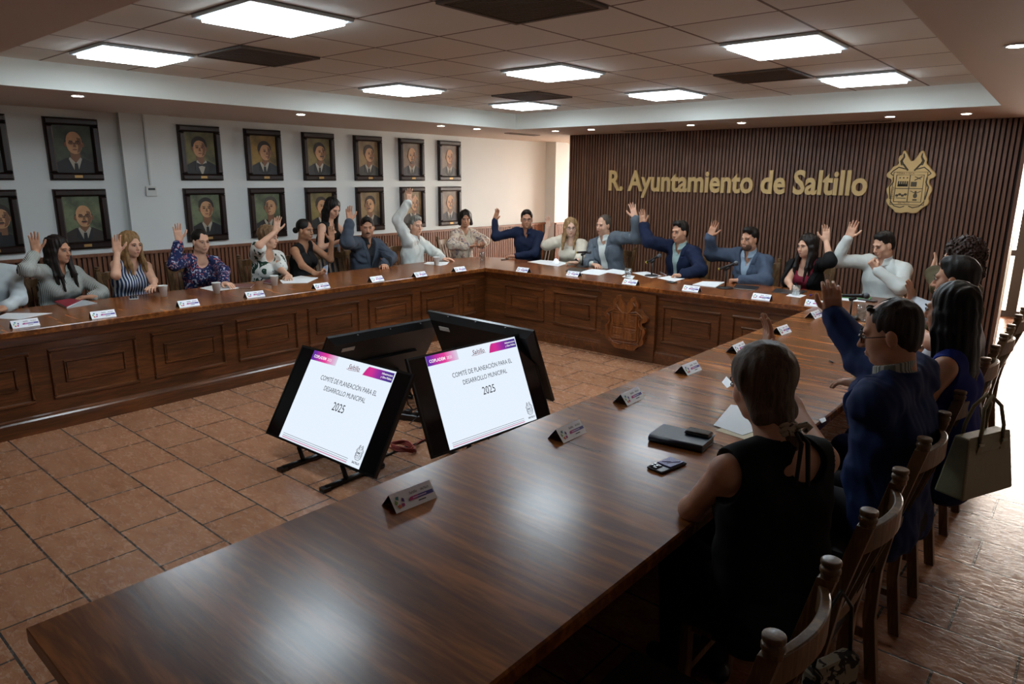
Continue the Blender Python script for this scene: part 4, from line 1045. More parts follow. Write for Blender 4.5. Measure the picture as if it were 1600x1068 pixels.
            f2 = Ell(c(0, .085, .03), [v*hs for v in (.058, .065, .080)], Fh); cap.append(e((0, -.046, -.015), (.069, .060, .075), .03)); cuts += [f2.d, lambda X, Y, Z: loc_(X, Y, Z, 2)-(-.030+np.clip(loc_(X, Y, Z, 1)+.005, -.06, 0)*1.05)]
        elif hair == 'balding':
            cap.append(e((0, -.046, -.015), (.069, .060, .078), .03))
            f2 = Ell(c(0, .035, .118), [v*hs for v in (.030, .070, .032)], Fh); cuts += [f2.d, lambda X, Y, Z: loc_(X, Y, Z, 2)-(-.035+np.clip(loc_(X, Y, Z, 1)+.012, -.06, 0)*1.15)]
            cap.append(e((0, .052, .100), (.040, .020, .012), .01))
        elif hair in ('long', 'longfront', 'verylong', 'wavy'):
            L = {'long': .26, 'longfront': .34, 'verylong': .44, 'wavy': .28}[hair]
            n_ = 13
            for i in range(n_):
                ph = math.radians(-118+236*i/(n_-1)); sx, cx_ = math.sin(ph), math.cos(ph); fr_ = max(0, -cx_+.35)
                q0 = c(sx*.058, -.022-cx_*.062, .066); q1 = c(sx*.080, -.018-cx_*.080, -.01); q2 = c(sx*.086, -.016-cx_*.086, -.09)
                q3 = q2-UPV*(L-.10)*.5+Tf*fr_*.06-Tf*max(0, cx_)*.030; q4 = q3-UPV*(L-.10)*.5+Tf*fr_*.03+Rv*(-sx)*.01*(1-fr_)
                if hair == 'verylong': q3 = q2-UPV*(L-.10)*.5-Tf*.02; q4 = q3-UPV*(L-.10)*.5-Tf*.01
                cap += [Cone(q0, q1, .022*hs, .021*hs, .02), Cone(q1, q2, .021*hs, .021*hs, .02), Cone(q2, q3, .021*hs, .019*hs, .018), Cone(q3, q4, .019*hs, .008*hs, .018)]
            cap.append(e((0, -.026, .046), (.083, .096, .086), .02)); fr = .0030 if hair != 'wavy' else .005
        elif hair == 'bob':
            for s in (-1, 1): cap += [Cone(c(s*.062, -.015, .05), c(s*.080, .0, -.065), .030, .030, .03)]
            cap += [Cone(c(0, -.07, .03), c(0, -.08, -.075), .05, .04, .04), e((0, -.02, .06), (.084, .095, .080), .03)]; fr = .004
        elif hair == 'crop':      # short feminine cut with volume
            cap += [e((0, -.02, .060), (.086, .096, .084), .03), Cone(c(0, -.07, .03), c(0, -.075, -.05), .05, .035, .04), e((0, .045, .085), (.06, .04, .03), .03)]
            cuts += [lambda X, Y, Z: loc_(X, Y, Z, 2)+.070]; fr = .005
        elif hair in ('bun', 'pulled', 'ponytail', 'scarf'):
            cuts += [lambda X, Y, Z: loc_(X, Y, Z, 2)-(-.060-np.clip(loc_(X, Y, Z, 1), -.1, .02)*.3)]
            if hair == 'bun': cap.append(e((0, -.135, -.018), (.036, .034, .036), .015)); cuts = [face.d, lambda X, Y, Z: np.maximum(loc_(X, Y, Z, 2)+.055, -.07-loc_(X, Y, Z, 1))]
            if hair in ('pulled', 'ponytail'):
                cuts = [face.d]; q = [c(0, -.105, .0), c(0, -.125, -.07)]; q.append(q[-1]-UPV*.16)
                cap += [Cone(q[0], q[1], .022, .022, .02), Cone(q[1], q[2], .022, .010, .02)]
            if hair == 'scarf':
                cuts = [face.d]
                for s in (-1, 1): cap += [Cone(c(s*.055, -.01, .03), c(s*.050, -.045, -.085), .030, .034, .04)]
                cap += [Cone(c(0, -.07, .03), c(0, -.075, -.105), .045, .030, .04), e((0, -.024, .050), (.086, .098, .086), .03)]
                q = [c(0.0, -.088, -.118), c(0, -.105, -.17)]; q.append(q[-1]-UPV*.11+Tf*-.01); cap += [Cone(q[0], q[1], .018, .019, .02), Cone(q[1], q[2], .019, .008, .02)]
        elif hair == 'curly':
            cap += [e((0, -.03, .055), (.100, .112, .096), .03), Cone(c(0, -.07, .02), c(0, -.08, -.09), .07, .065, .05), Cone(c(.06, -.03, .02), c(.07, -.02, -.06), .05, .045, .04), Cone(c(-.06, -.03, .02), c(-.07, -.02, -.06), .05, .045, .04)]
            fr = .011
        sd_ = seed*7+3
        def hp(D, X, Y, Z): return D+wr_field(X*3.4, Y*3.4, Z*.45, sd_, fr) if hair != 'curly' else D+wr_field(X*4.6, Y*4.6, Z*4.6, sd_, fr*.8)
        P, Q = surface(cap, hn, hp, cuts); fast_mesh('hair', P, Q, hair_mat(haircol), root, org)
    # ---- clothes
    ta = lambda X, Y, Z: ((X-N[0])*Rv[0]+(Y-N[1])*Rv[1]+(Z-N[2])*Rv[2])
    tb = lambda X, Y, Z: ((X-N[0])*Tf[0]+(Y-N[1])*Tf[1]+(Z-N[2])*Tf[2])
    tc = lambda X, Y, Z: ((X-N[0])*U[0]+(Y-N[1])*U[1]+(Z-N[2])*U[2])
    def vcut(w, c0, top=.0, deep=-.2):
        def f(X, Y, Z):
            a, b, c_ = ta(X, Y, Z), tb(X, Y, Z), tc(X, Y, Z)
            return np.maximum((np.abs(a)-w*np.clip((c_-c0)/(top-c0), 0, 1.3))*.85, np.maximum(-b, c0-c_))
        return lambda X, Y, Z: f(X, Y, Z)
    def neckhole(r, z0=-.012):
        nc = Cone(N+U*z0-Tf*.005, N+U*.2+Tf*.02, r, r+.02); return lambda X, Y, Z: nc.d(X, Y, Z)
    for gi, g in enumerate(wear):
        kind, m = g['kind'], g['m']; off = g.get('off', .010); cuts = []; end = g.get('sleeve', .97)
        pr = torso(off, k=.05)
        ends = end if isinstance(end, dict) else {'R': end, 'L': end}
        for sd in 'RL':
            if ends[sd] > 0: pr += sleeve(sd, off*1.05+(.004 if kind == 'jacket' else 0), ends[sd], .035, g.get('r', 1.))
        if ends['R'] == 0 and ends['L'] == 0:
            for sd in 'RL':
                S_ = sh[sd]; sgn = 1 if sd == 'R' else -1; sp = Ell(S_+Rv*sgn*(.046 if g.get('wide') else .030)-U*.008, [.060, .085, .088], np.stack([Rv, Tf, U], 1)); cuts.append(sp.d)
        neck = g.get('neck', 'collar')
        if kind == 'jacket' and male:
            for s, sd in ((1, 'R'), (-1, 'L')): pr.append(Cone(N+Rv*s*.085*k_-U*.030-Tf*.01, sh[sd]+Rv*s*.012+U*.004, .042+off*.4, .052+off*.6, .03))
        if neck == 'collar': cuts += [neckhole(.054, -.0)]; cuts += [vcut(g.get('vw', .030), g.get('v0', -.07))]
        elif neck == 'v': cuts += [neckhole(.056, -.02), vcut(g.get('vw', .07), g.get('v0', -.15))]
        elif neck == 'crew': cuts += [neckhole(.062, -.03)]
        elif neck == 'scoop': sc = Ell(N+Tf*.09-U*g.get('vd', .05), [.075, .09, .085], np.stack([Rv, Tf, U], 1)); cuts += [neckhole(.066, -.03), sc.d]
        elif neck == 'jacket': cuts += [neckhole(.066, -.005), vcut(g.get('vw', .085), g.get('v0', -.30), .01)]
        elif neck == 'high': cuts += [neckhole(.050, .02)]
        if g.get('back'):       # teardrop opening at the back
            best = min(((np.linalg.norm(pix(N-Tf*.12-U*b+Rv*a)-np.array(g['back'])), a, b) for a in np.arange(-.12, .13, .01) for b in np.arange(-.04, .3, .01)))
            oc = N-Tf*.115-U*best[2]+Rv*best[1]
            bo = Group([Cone(oc+U*.05-Tf*.06, oc+U*.05+Tf*.10, .022, .022, .03), Cone(oc-U*.03-Tf*.06, oc-U*.03+Tf*.10, .064, .056, .05)], 0); cuts.append(bo.d)
        if kind != 'jacket' and neck in ('collar',):
            def collar(D, X, Y, Z, off=off):
                a, b, c_ = ta(X, Y, Z), tb(X, Y, Z)-.008, tc(X, Y, Z); rr = np.sqrt(a*a+(b*.95)**2); cc = c_-(.028 if male else .020)+np.clip(b, -.1, .1)*.25
                d = np.maximum(np.abs(rr-(.062 if male else .056)-np.clip(-cc, 0, .03)*.35)-.005, np.abs(cc)-(.032 if male else .024))
                gap = np.maximum(np.abs(a)-(.018+np.clip(c_, -.05, .06)*.25), -b); d = np.maximum(d, -gap)
                return np.minimum(D, d)
            low_post = collar
        else: low_post = None
        amp = g.get('wr', .0040 if kind != 'jacket' else .0055); sd2 = seed*11+gi
        if kind != 'jacket' and any(q['kind'] == 'jacket' for q in wear): amp = .001
        def post(D, X, Y, Z, low_post=low_post, kind=kind, g=g, amp=amp, sd2=sd2):
            D = D+wr_field(X, Y, Z, sd2, amp)+wr_field(X*1.9, Y*1.9, Z*1.3, sd2+1, amp*.28)
            if kind == 'jacket':
                a, b, c_ = np.abs(ta(X, Y, Z)), tb(X, Y, Z), tc(X, Y, Z); v0 = g.get('v0', -.30); vw = g.get('vw', .085)
                edge = vw*np.clip((c_-v0)/(.01-v0), 0, 1.3); wl = .052*np.clip((c_-v0)/.12, 0, 1)
                m_ = (a < edge+wl) & (b > 0) & (c_ > v0) & (c_ < .03); notch = (np.abs(c_+.085) < .008) & (a > edge+wl*.45)
                D = D-np.where(m_ & ~notch, .0065, 0)
                rr = np.sqrt(a*a+(b+.0)**2); cb = np.maximum(np.abs(rr-.070)-.008, np.abs(c_-.012)-.022); cb = np.maximum(cb, b-.03); D = smin(D, cb, .01)
                gp = np.maximum(a-.003, np.maximum(c_-v0, -b)); D = np.maximum(D, -(gp+.0)*1.0) if g.get('open') is None else np.maximum(D, -np.maximum(a-g['open'], -b+.02))
            if low_post is not None: pass
            return D
        # collars are added after the cuts, so run the cuts inside post
        def full_post(D, X, Y, Z, post=post, cuts=tuple(cuts), low_post=low_post):
            D = post(D, X, Y, Z)
            for c_ in cuts: D = np.maximum(D, -c_(X, Y, Z))
            if low_post is not None: D = low_post(D, X, Y, Z)
            hem = g.get('hem')
            if hem: D = np.maximum(D, -(Z-hem))
            return D.astype(np.float32)
        P, Q = surface(pr, g.get('h', h*1.05), full_post)
        o = fast_mesh(g['name'], P, Q, m, root, org)
        if kind == 'shirt' and g.get('buttons'):
            mb = MB()
            for k in range(5):
                q = N-U*(.09+.07*k)+Tf*.2
                # put each button on the surface
                dd = P-q; dd = dd-np.outer(dd@Tf, Tf); j = np.argmin((dd**2).sum(1)-.0*(P@Tf)+np.where((P-N)@Tf < 0, 9, 0)); mb.ell(tuple(P[j]-org), (.006, .006, .006), 8)
            mb.obj('button', g['buttons'], o)
    # ---- legs and shoes
    if legs:
        pr = []; sh_ = []
        for s in (-1, 1):
            if stand: hj = Hp+Rv*s*.085; kn = V3(hj[0], hj[1], .50)+tf*.02; an = V3(hj[0], hj[1], .09)
            else: hj = V3(Hp[0], Hp[1], .545)+Rv*s*.085; kn = hj+tf*.42+UPV*.01; an = V3(kn[0], kn[1], .10)-tf*.03
            pr += [Cone(hj, kn, .088, .064, .04), Cone(kn, an, .062, .045, .03)]
            f = V3(an[0], an[1], .046); sh_ += [Cone(f-tf*.04, f+tf*.13, .042, .034, .02)]
        pr += [Cone(Hp-Rv*.075-UPV*.01, Hp+Rv*.075-UPV*.01, .120, .120, .05, Tf, .9), Cone(Hp-Rv*.06+U*.09, Hp+Rv*.06+U*.09, .108, .108, .05, Tf, .9)]
        P, Q = surface(pr, .009); fast_mesh('trousers', P, Q, fabric('trousers'+trousers, trousers), root, org)
        P, Q = surface(sh_, .009, cuts=[lambda X, Y, Z: Z-.004+0*X+0*Y]); fast_mesh('shoes', P, Q, mat('shoe_leather', '#17120f', .4), root, org)
    return root, dict(H=H, N=N, U=U, Tf=Tf, Rv=Rv, sh=sh, el=el, wr=wr, hf=hf, org=org, Hp=Hp, Fh=Fh, hs=hs)
# ================================================================== the people, left row, back row, right row
def up_(w, tip, e, pl, n, kind='open', up=1, **k):
    a = at(*w, **pl); b = at(*tip, **pl)
    return dict(w=a, u=b-a, e=e, n=n, kind=kind, up=up, **k)
def rest(w, e=None, u=None, z=.79, kind='flat', n=(0, 0, -1), **k):
    d = dict(w=at(*w, z=z), n=n, kind=kind, **k)
    if u is not None: d['u'] = u
    if e: d['e'] = e
    return d
def shirt(m, **k): return dict(kind='shirt', name='shirt', m=m, **k)
def blouse(m, **k): return dict(kind='blouse', name='blouse', m=m, **k)
def top(m, **k): return dict(kind='top', name='top', m=m, sleeve=0, **k)
def jacket(m, **k): return dict(kind='jacket', name='jacket', m=m, off=k.pop('off', .024), sleeve=k.pop('sleeve', .93), neck='jacket', wr=k.pop('wr', .0060), **k)
M_wsh = fabric('white', '#c9cdc9'); M_wsh2 = fabric('pale_blue_white', '#c3cdd0'); M_blk = fabric('black', '#0c0c0e', .8); M_nav = fabric('navy', '#131e38', .8); M_nav2 = fabric('navy_suit', '#111c36', .85)
M_gj = fabric('grey_blue', '#3e4652', .85); M_gs = fabric('grey_suit', '#59616a', .85); M_bj = fabric('slate_jacket', '#414c5e', .85); M_dsh = fabric('dark_shirt', '#17191d', .7)
M_stripe = pattern('grey_striped_fabric', '#b9bdb8', ['#4f534f'], 95, 'stripe', 1, .62); M_bstripe = pattern('blue_striped_fabric', '#d0d4d8', ['#2b3f66'], 42, 'stripe', 1, .42)
M_flor = pattern('blue_paisley_fabric', '#1c2850', ['#aab4c8', '#b4625c'], 26, 'blob', width=.60); M_wfl = pattern('white_flower_fabric', '#d3d5cf', ['#1f3a2e'], 11, 'blob', width=.555)
M_pfl = pattern('pale_flower_fabric', '#cfc4b4', ['#7f7680', '#b99a8c'], 15, 'blob', width=.57); M_crm = fabric('cream', '#cbc3b2'); M_red_ = fabric('crimson', '#7c1f33'); M_mint = fabric('mint', '#8fa3a0')
M_blsh = fabric('light_blue', '#8fa0b0'); M_olv = fabric('olive', '#4a4129'); M_gstr = pattern('fine_striped_fabric', '#b4b8b0', ['#6f746c'], 120, 'stripe', 1, .55); M_rblue = fabric('royal_blue', '#1c2c7c'); M_wht2 = fabric('soft_white', '#a9adb4')
X0 = dict(x=-6.62)
# P1 man cut by the left edge
A_ = at(-22, 385, x=-6.72)
person('person in a pale shirt with black cuffs, cut by the left edge of the photo', A_, 30, 5, 'short', '#1a1411', 'mid', True,
       {'L': rest((4, 482), (37, 474), u=(.6, -.8, 0)), 'R': dict(w=A_+V3(.38, -.25, -.42), n=(0, 0, -1), kind='flat')}, [shirt(M_wsh2, sleeve=.92)], seed=1)
# P2
person('person with long dark hair in a grey striped blouse, hand raised, left row', at(92, 390, x=-6.72), 48, 18, 'longfront', '#1e1512', 'mid', False,
       {'R': up_((57, 392), (51, 361), (40, 430), dict(x=-6.66), (1, -.3, .05)), 'L': rest((144, 463), (152, 452), u=(-.2, -1, 0), kind='relax')},
       [blouse(M_stripe, neck='collar', sleeve={'R': .86, 'L': .95}, v0=-.12, vw=.04, off=.013, r=1.1)], seed=2, lips='#8f4f4a')
# P3
person('person with long blond hair in a blue and white striped sleeveless top, hand raised', at(205, 382, x=-6.72), 36, 10, 'long', '#8a6a44', 'fair', False,
       {'R': up_((183, 394), (181, 364), (180, 433), dict(x=-6.62), (1, -.25, .05)), 'L': rest((247, 462), (246, 452), u=(.7, -.5, 0), kind='flat')},
       [top(M_bstripe, neck='v', vw=.065, v0=-.13)], seed=3)
# P4
person('person with tied dark hair in a navy and coral paisley blouse, hand raised', at(314, 377, x=-6.72), 26, 8, 'pulled', '#15100e', 'fair', False,
       {'R': up_((280, 375), (275, 348), (271, 414), dict(x=-6.60), (1, -.25, .05)), 'L': rest((351, 444), (349, 424), u=(.9, .1, 0), kind='flat')},
       [blouse(M_flor, neck='scoop', vd=.02, sleeve={'R': .9, 'L': .93}, off=.014, r=1.12)], seed=4, lips='#a04848')
# P5
person('person with short blond-brown hair, white dress with green flowers, forearm across the face', at(420, 371, x=-6.72), 62, 12, 'crop', '#7a5f44', 'fair', False,
       {'R': up_((431, 361), (434, 338), (389, 402), dict(x=-6.50), (1, -.2, .0)), 'L': rest((452, 432), (440, 420), u=(.6, -.4, 0), kind='flat')},
       [blouse(M_wfl, neck='scoop', vd=.02, sleeve=.40, off=.018, r=1.25, h=.006)], seed=5, full=1.03)
# P6
person('person with dark bun in a black sleeveless top, holding a phone, hand raised', at(477, 359, x=-6.72), 52, 22, 'bun', '#100c0b', 'tan', False,
       {'L': up_((518, 375), (517, 354), (519, 407), dict(x=-6.60), (1, -.25, .0)), 'R': rest((494, 428), (462, 428), u=(.3, .9, 0), z=.80, kind='grip', n=(.2, 0, 1))},
       [top(M_blk, neck='v', vw=.06, v0=-.13)], seed=6)
# P7 standing behind
Hs = at(520, 325, x=-7.08)
person('person standing behind the row, long dark hair, black top and jeans, looking down', Hs, 40, 25, 'verylong', '#16100e', 'fair', False,
       {'R': dict(w=at(530, 377, x=-6.9), n=(0, 0, -1), kind='relax', pole=V3(-.3, -1, -.4)), 'L': dict(w=at(545, 356, x=-6.82), n=(0, 0, -1), kind='relax')},
       [top(M_blk, neck='scoop')], trousers='#5a6978', stand=True, hips=(Hs[0]-.12, Hs[1]-.03, .93), hpitch=26, seed=7)
# P8
person('person with dark moustache in a grey-blue jacket over a black shirt, hand raised', at(574, 355, x=-6.72), 4, 5, 'quiff', '#16110e', 'mid', True,
       {'R': up_((547, 345), (544, 320), (541, 380), dict(x=-6.62), (1, -.2, .0)), 'L': rest((600, 414), (608, 402), u=(.8, -.5, 0), kind='flat')},
       [shirt(M_dsh, v0=-.10, off=.008), jacket(M_gj, v0=-.32)], mous='#18120f', seed=8, jaw=1.06)
# P9
person('person with grey hair in a white shirt, arm stretched highest of the left row', at(650, 352, x=-6.72), 34, 22, 'short', '#85857f', 'fair', True,
       {'R': up_((638, 316), (639, 291), (620, 345), dict(x=-6.66), (1, -.3, .0), 'splay'), 'L': rest((691, 404), (682, 396), u=(.8, .6, 0), kind='flat')},
       [shirt(M_wsh, off=.018, wr=.006, v0=-.10, r=1.12)], seed=9, belly=.03, brows='#5a5650')
# P10 by the wall
Hq = at(727, 342, x=-7.02)
person('person with dark bob in a pale flowered jacket, seated by the wall with open folder', Hq, 8, -5, 'bob', '#15100e', 'mid', False,
       {'R': dict(w=at(731, 385, x=-6.75), e=(704, 382), n=(0, 0, 1), kind='cup', u=(.4, .9, 0)), 'L': dict(w=at(748, 384, x=-6.72), e=(756, 376), n=(0, 0, 1), kind='cup', u=(.7, -.2, 0))},
       [dict(kind='blouse', name='undershirt', m=M_crm, neck='v', vw=.05, v0=-.09, sleeve=.3), jacket(M_pfl, off=.020, v0=-.5, open=.045, r=1.15)], trousers='#121318', seed=10)
# back row: plane y
person('person with glasses in a navy shirt at the corner of the table, hand raised', at(823, 342, y=7.25), 2, -75, 'short', '#18120f', 'mid', True,
       {'R': up_((773, 343), (781, 320), (771, 370), dict(y=7.12), (-.1, -1, .05)), 'L': rest((806, 400), (843, 396), u=(-.95, -.3, 0), kind='flat')},
       [shirt(M_nav, v0=-.09, off=.014, wr=.003)], glasses='#101114', seed=11)
person('person with long blond hair and glasses in a cream shawl top, hand raised', at(892, 355, y=7.25), 5, -80, 'wavy', '#94744e', 'pale', False,
       {'R': up_((856, 357), (857, 337), (851, 386), dict(y=7.2), (0, -1, .05)), 'L': rest((899, 411), (911, 405), u=(-.9, -.3, 0), kind='relax', watch=1)},
       [blouse(M_crm, neck='scoop', vd=.0, sleeve={'R': .42, 'L': .7}, off=.018, r=1.3, wr=.003)], glasses='#17110f', seed=12)
person('person leaning sideways in a grey suit and white shirt, arm raised across the neighbour', at(943, 351, y=7.22), -42, -95, 'receding', '#4a4038', 'fair', True,
       {'L': up_((992, 339), (987, 315), (998, 374), dict(y=7.18), (0, -1, .05), 'splay'), 'R': rest((928, 413), (921, 409), u=(.8, -.5, 0), kind='flat')},
       [shirt(M_wsh, v0=-.08, off=.010), jacket(M_gs, v0=-.36, open=.05)], seed=13, side=-.10, hroll=6, brows='#4a3a30')
person('person in a navy suit over a mint shirt, arm raised, holding a pen', at(1062, 362, y=7.2), -42, -105, 'quiff', '#14100e', 'mid', True,
       {'R': up_((1004, 350), (1004, 318), (1007, 373), dict(y=7.14), (0, -1, .05)), 'L': rest((1066, 430), (1098, 422), u=(-.9, -.35, 0), kind='grip')},
       [shirt(M_mint, v0=-.10, off=.008), jacket(M_nav2, v0=-.34, open=.035)], seed=14, jaw=1.1, full=1.04)
person('person in a slate-blue jacket over a light blue shirt, hand raised behind a microphone', at(1171, 373, y=7.2), -36, -105, 'quiff', '#120e0c', 'mid', True,
       {'R': up_((1110, 368), (1122, 337), (1103, 393), dict(y=7.12), (.15, -1, .05)), 'L': rest((1155, 438), (1188, 438), u=(-.95, -.2, 0), kind='fist', watch=1)},
       [shirt(M_blsh, v0=-.12, vw=.035, off=.008), jacket(M_bj, v0=-.34, open=.03)], beard='#5d4335', seed=15)
person('person with long dark hair, black cardigan over a red top, hand raised', at(1260, 384, y=7.2), -42, -100, 'longfront', '#1a120f', 'fair', False,
       {'L': up_((1291, 376), (1291, 348), (1296, 402), dict(y=7.12), (0, -1, .05)), 'R': rest((1236, 447), (1231, 440), u=(.5, -.8, 0), kind='flat')},
       [dict(kind='top', name='camisole', m=M_red_, neck='scoop', vd=.05, sleeve=0, off=.010), jacket(M_blk, off=.018, sleeve={'L': .62, 'R': .92}, v0=-.6, vw=.12, open=.075, wr=.002)], seed=16)
person('person in a white shirt with one fist at the chin and the other hand raised', at(1380, 382, y=7.2), -48, -105, 'short', '#120e0c', 'fair', True,
       {'R': up_((1326, 371), (1339, 338), (1311, 405), dict(y=7.1), (.2, -1, .05)), 'L': dict(w=at(1370, 421, y=6.95), e=(1396, 440), u=at(1360, 410, y=6.93)-at(1372, 425, y=6.95), n=(.4, .6, .3), kind='fist')},
       [shirt(M_wsh, v0=-.09, off=.016, wr=.003, r=1.08)], seed=17, hpitch=18, jaw=1.05)
# right row (facing -X)
HR = V3(-.56, 5.15, 1.31)
person('person with curly brown hair in an olive jacket, farthest of the right row, hand raised', at(1499, 404, y=5.15), 182, 178, 'curly', '#33211a', 'mid', False,
       {'L': up_((1446, 416), (1455, 388), None, dict(x=-.95), (-1, .1, .1), pole=V3(0, -.3, -1), watch=1), 'R': dict(n=(0, 0, -1))},
       [blouse(M_olv, neck='high', off=.022, r=1.15, sleeve={'L': .9, 'R': .95})], seed=18, absturn=True)
person('person with short dark hair in a pale shirt beside the curly-haired one', at(1492, 436, y=4.30), 176, 178, 'short', '#0f0c0b', 'mid', True,
       {'R': up_((1402, 470), (1402, 444), None, dict(x=-.98), (-1, .1, .0), pole=V3(0, .3, -1)), 'L': dict(n=(0, 0, -1))},
       [shirt(M_wht2, off=.018, r=1.08)], seed=19, absturn=True)
person('person with very long straight black hair in a royal blue dress, seen from behind', at(1484, 484, y=3.45), 170, 175, 'verylong', '#060506', 'mid', False,
       {'R': up_((1378, 490), (1397, 440), None, dict(x=-.90), (-.8, .6, 0), pole=V3(0, .3, -1)), 'L': dict(n=(0, 0, -1))},
       [top(M_rblue, neck='scoop', vd=.0, wide=1)], seed=20, absturn=True, trousers='#16204c')
_, I21 = person('person in a navy suit with glasses and thinning hair, profile to the left, hand raised', at(1390, 519, y=2.80), 192, 172, 'balding', '#2e2723', 'mid', True,
       {'R': up_((1302, 488), (1297, 424), (1352, 572), dict(x=-.88), (-.35, .9, .1), 'cup'), 'L': rest((1342, 568), None, u=(-.95, .25, 0), kind='flat', pole=V3(0, -.4, -1))},
       [shirt(M_gstr, v0=-.06, off=.010), jacket(fabric('blue_suit', '#182b56', .8), v0=-.30, off=.025, wr=.0065, r=1.0)], glasses='#101013', seed=21, absturn=True, h=.0038, hpitch=14, full=1.08, jaw=1.15, belly=.03, lean=.05, sw=.192)
_, I22 = person('person in the foreground with scarf-tied greying hair and black sleeveless top open at the back', at(1188, 600, y=1.98), 156, 147, 'scarf', '#5c4c3e', 'fair', False,
       {'L': dict(w=V3(-.80, 2.12, .80), e=(1085, 795), u=(-.2, 1, 0), n=(0, 0, -1), kind='flat'), 'R': up_((1199, 550), (1200, 478), None, dict(x=-.86), (-.76, -.65, 0), 'open', up=0, pole=V3(0, .4, -1))},
       [top(M_blk, neck='high', back=(1284, 716), off=.020, wr=.003)], seed=22, absturn=True, h=.004, hpitch=14, full=1.02, sw=.163, lean=.06, belly=.02, neck_back=.08)
# rings of the tied scarf
def scarf():
    H, Fh, hs, org = I22['H'], I22['Fh'], I22['hs'], I22['org']
    c = lambda x, y, z: tuple(H+Fh@V3(x, y, z)*hs-org)
    root = [o for o in bpy.data.objects if o.type == 'EMPTY' and str(o.get('label', '')).startswith('person in the foreground')][0]
    mb = MB(); cx, cy, cz = 0.0, -.100, -.122
    for r_, z in ((.026, 0), (.029, -.012), (.025, -.024)):
        mb.tube([c(cx+r_*math.cos(a), cy+r_*.8*math.sin(a), cz+z+.006*math.sin(2*a)) for a in [2*math.pi*i/20 for i in range(20)]], .0085, 7, closed=True)
    mb.tube([c(0, -.128, -.125), c(.02, -.150, -.115), c(.034, -.150, -.125), (c(.016, -.14, -.140))], .008, 6)
    mb.obj('hair_scarf', pattern('scarf_print', '#b3ab9a', ['#5a5248'], 60, 'blob', width=.56), root)
    mb = MB()
    for dx, L in ((.012, .15), (-.014, .10)): mb.tube([c(dx*.4, -.130, -.14), c(dx, -.155, -.17), tuple(np.array(c(dx*2.2, -.160, -.19))-np.array([0, 0, L]))], [.006, .007, .006], 6)
    mb.obj('scarf_tail', mat('scarf_dark', '#1d1a1a', .8), root)
scarf()
# remaining chairs behind the left and back rows (fronts towards the table)
def seats_left():
    for px, l in ((-22, 'chair under the person cut by the left edge'), (92, 'chair under the person in the grey striped blouse'), (205, 'chair under the blond person in the striped top'),
                  (314, 'chair under the person in the paisley blouse'), (424, 'chair under the person in the flowered white dress'), (477, 'chair under the person with the dark bun'),
                  (574, 'chair under the person in the grey-blue jacket'), (650, 'chair under the grey-haired person in white')):
        y = float(at(px, 370, x=-6.72)[1]); place_chair(-6.99, y-.02, R90, l, gL)
seats_left()
place_chair(-7.28, 7.12, R90+.05, 'chair against the wainscot under the person with the folder', 'chairs by the wall')
place_chair(-6.97, 4.86, R90-.2, 'chair pulled back beside the standing person in jeans', gL)
for px, l in ((823, 'chair under the person in the navy shirt'), (892, 'chair under the blond person with glasses'), (948, 'chair under the person in the grey suit'), (1066, 'chair under the person in the navy suit at the back desk'),
              (1175, 'chair under the person in the slate jacket'), (1262, 'chair under the person in the black cardigan'), (1384, 'chair under the white-shirted person at the back desk')):
    x = float(at(px, 370, y=7.22)[0]); place_chair(x, 7.52, 0, l, gB)

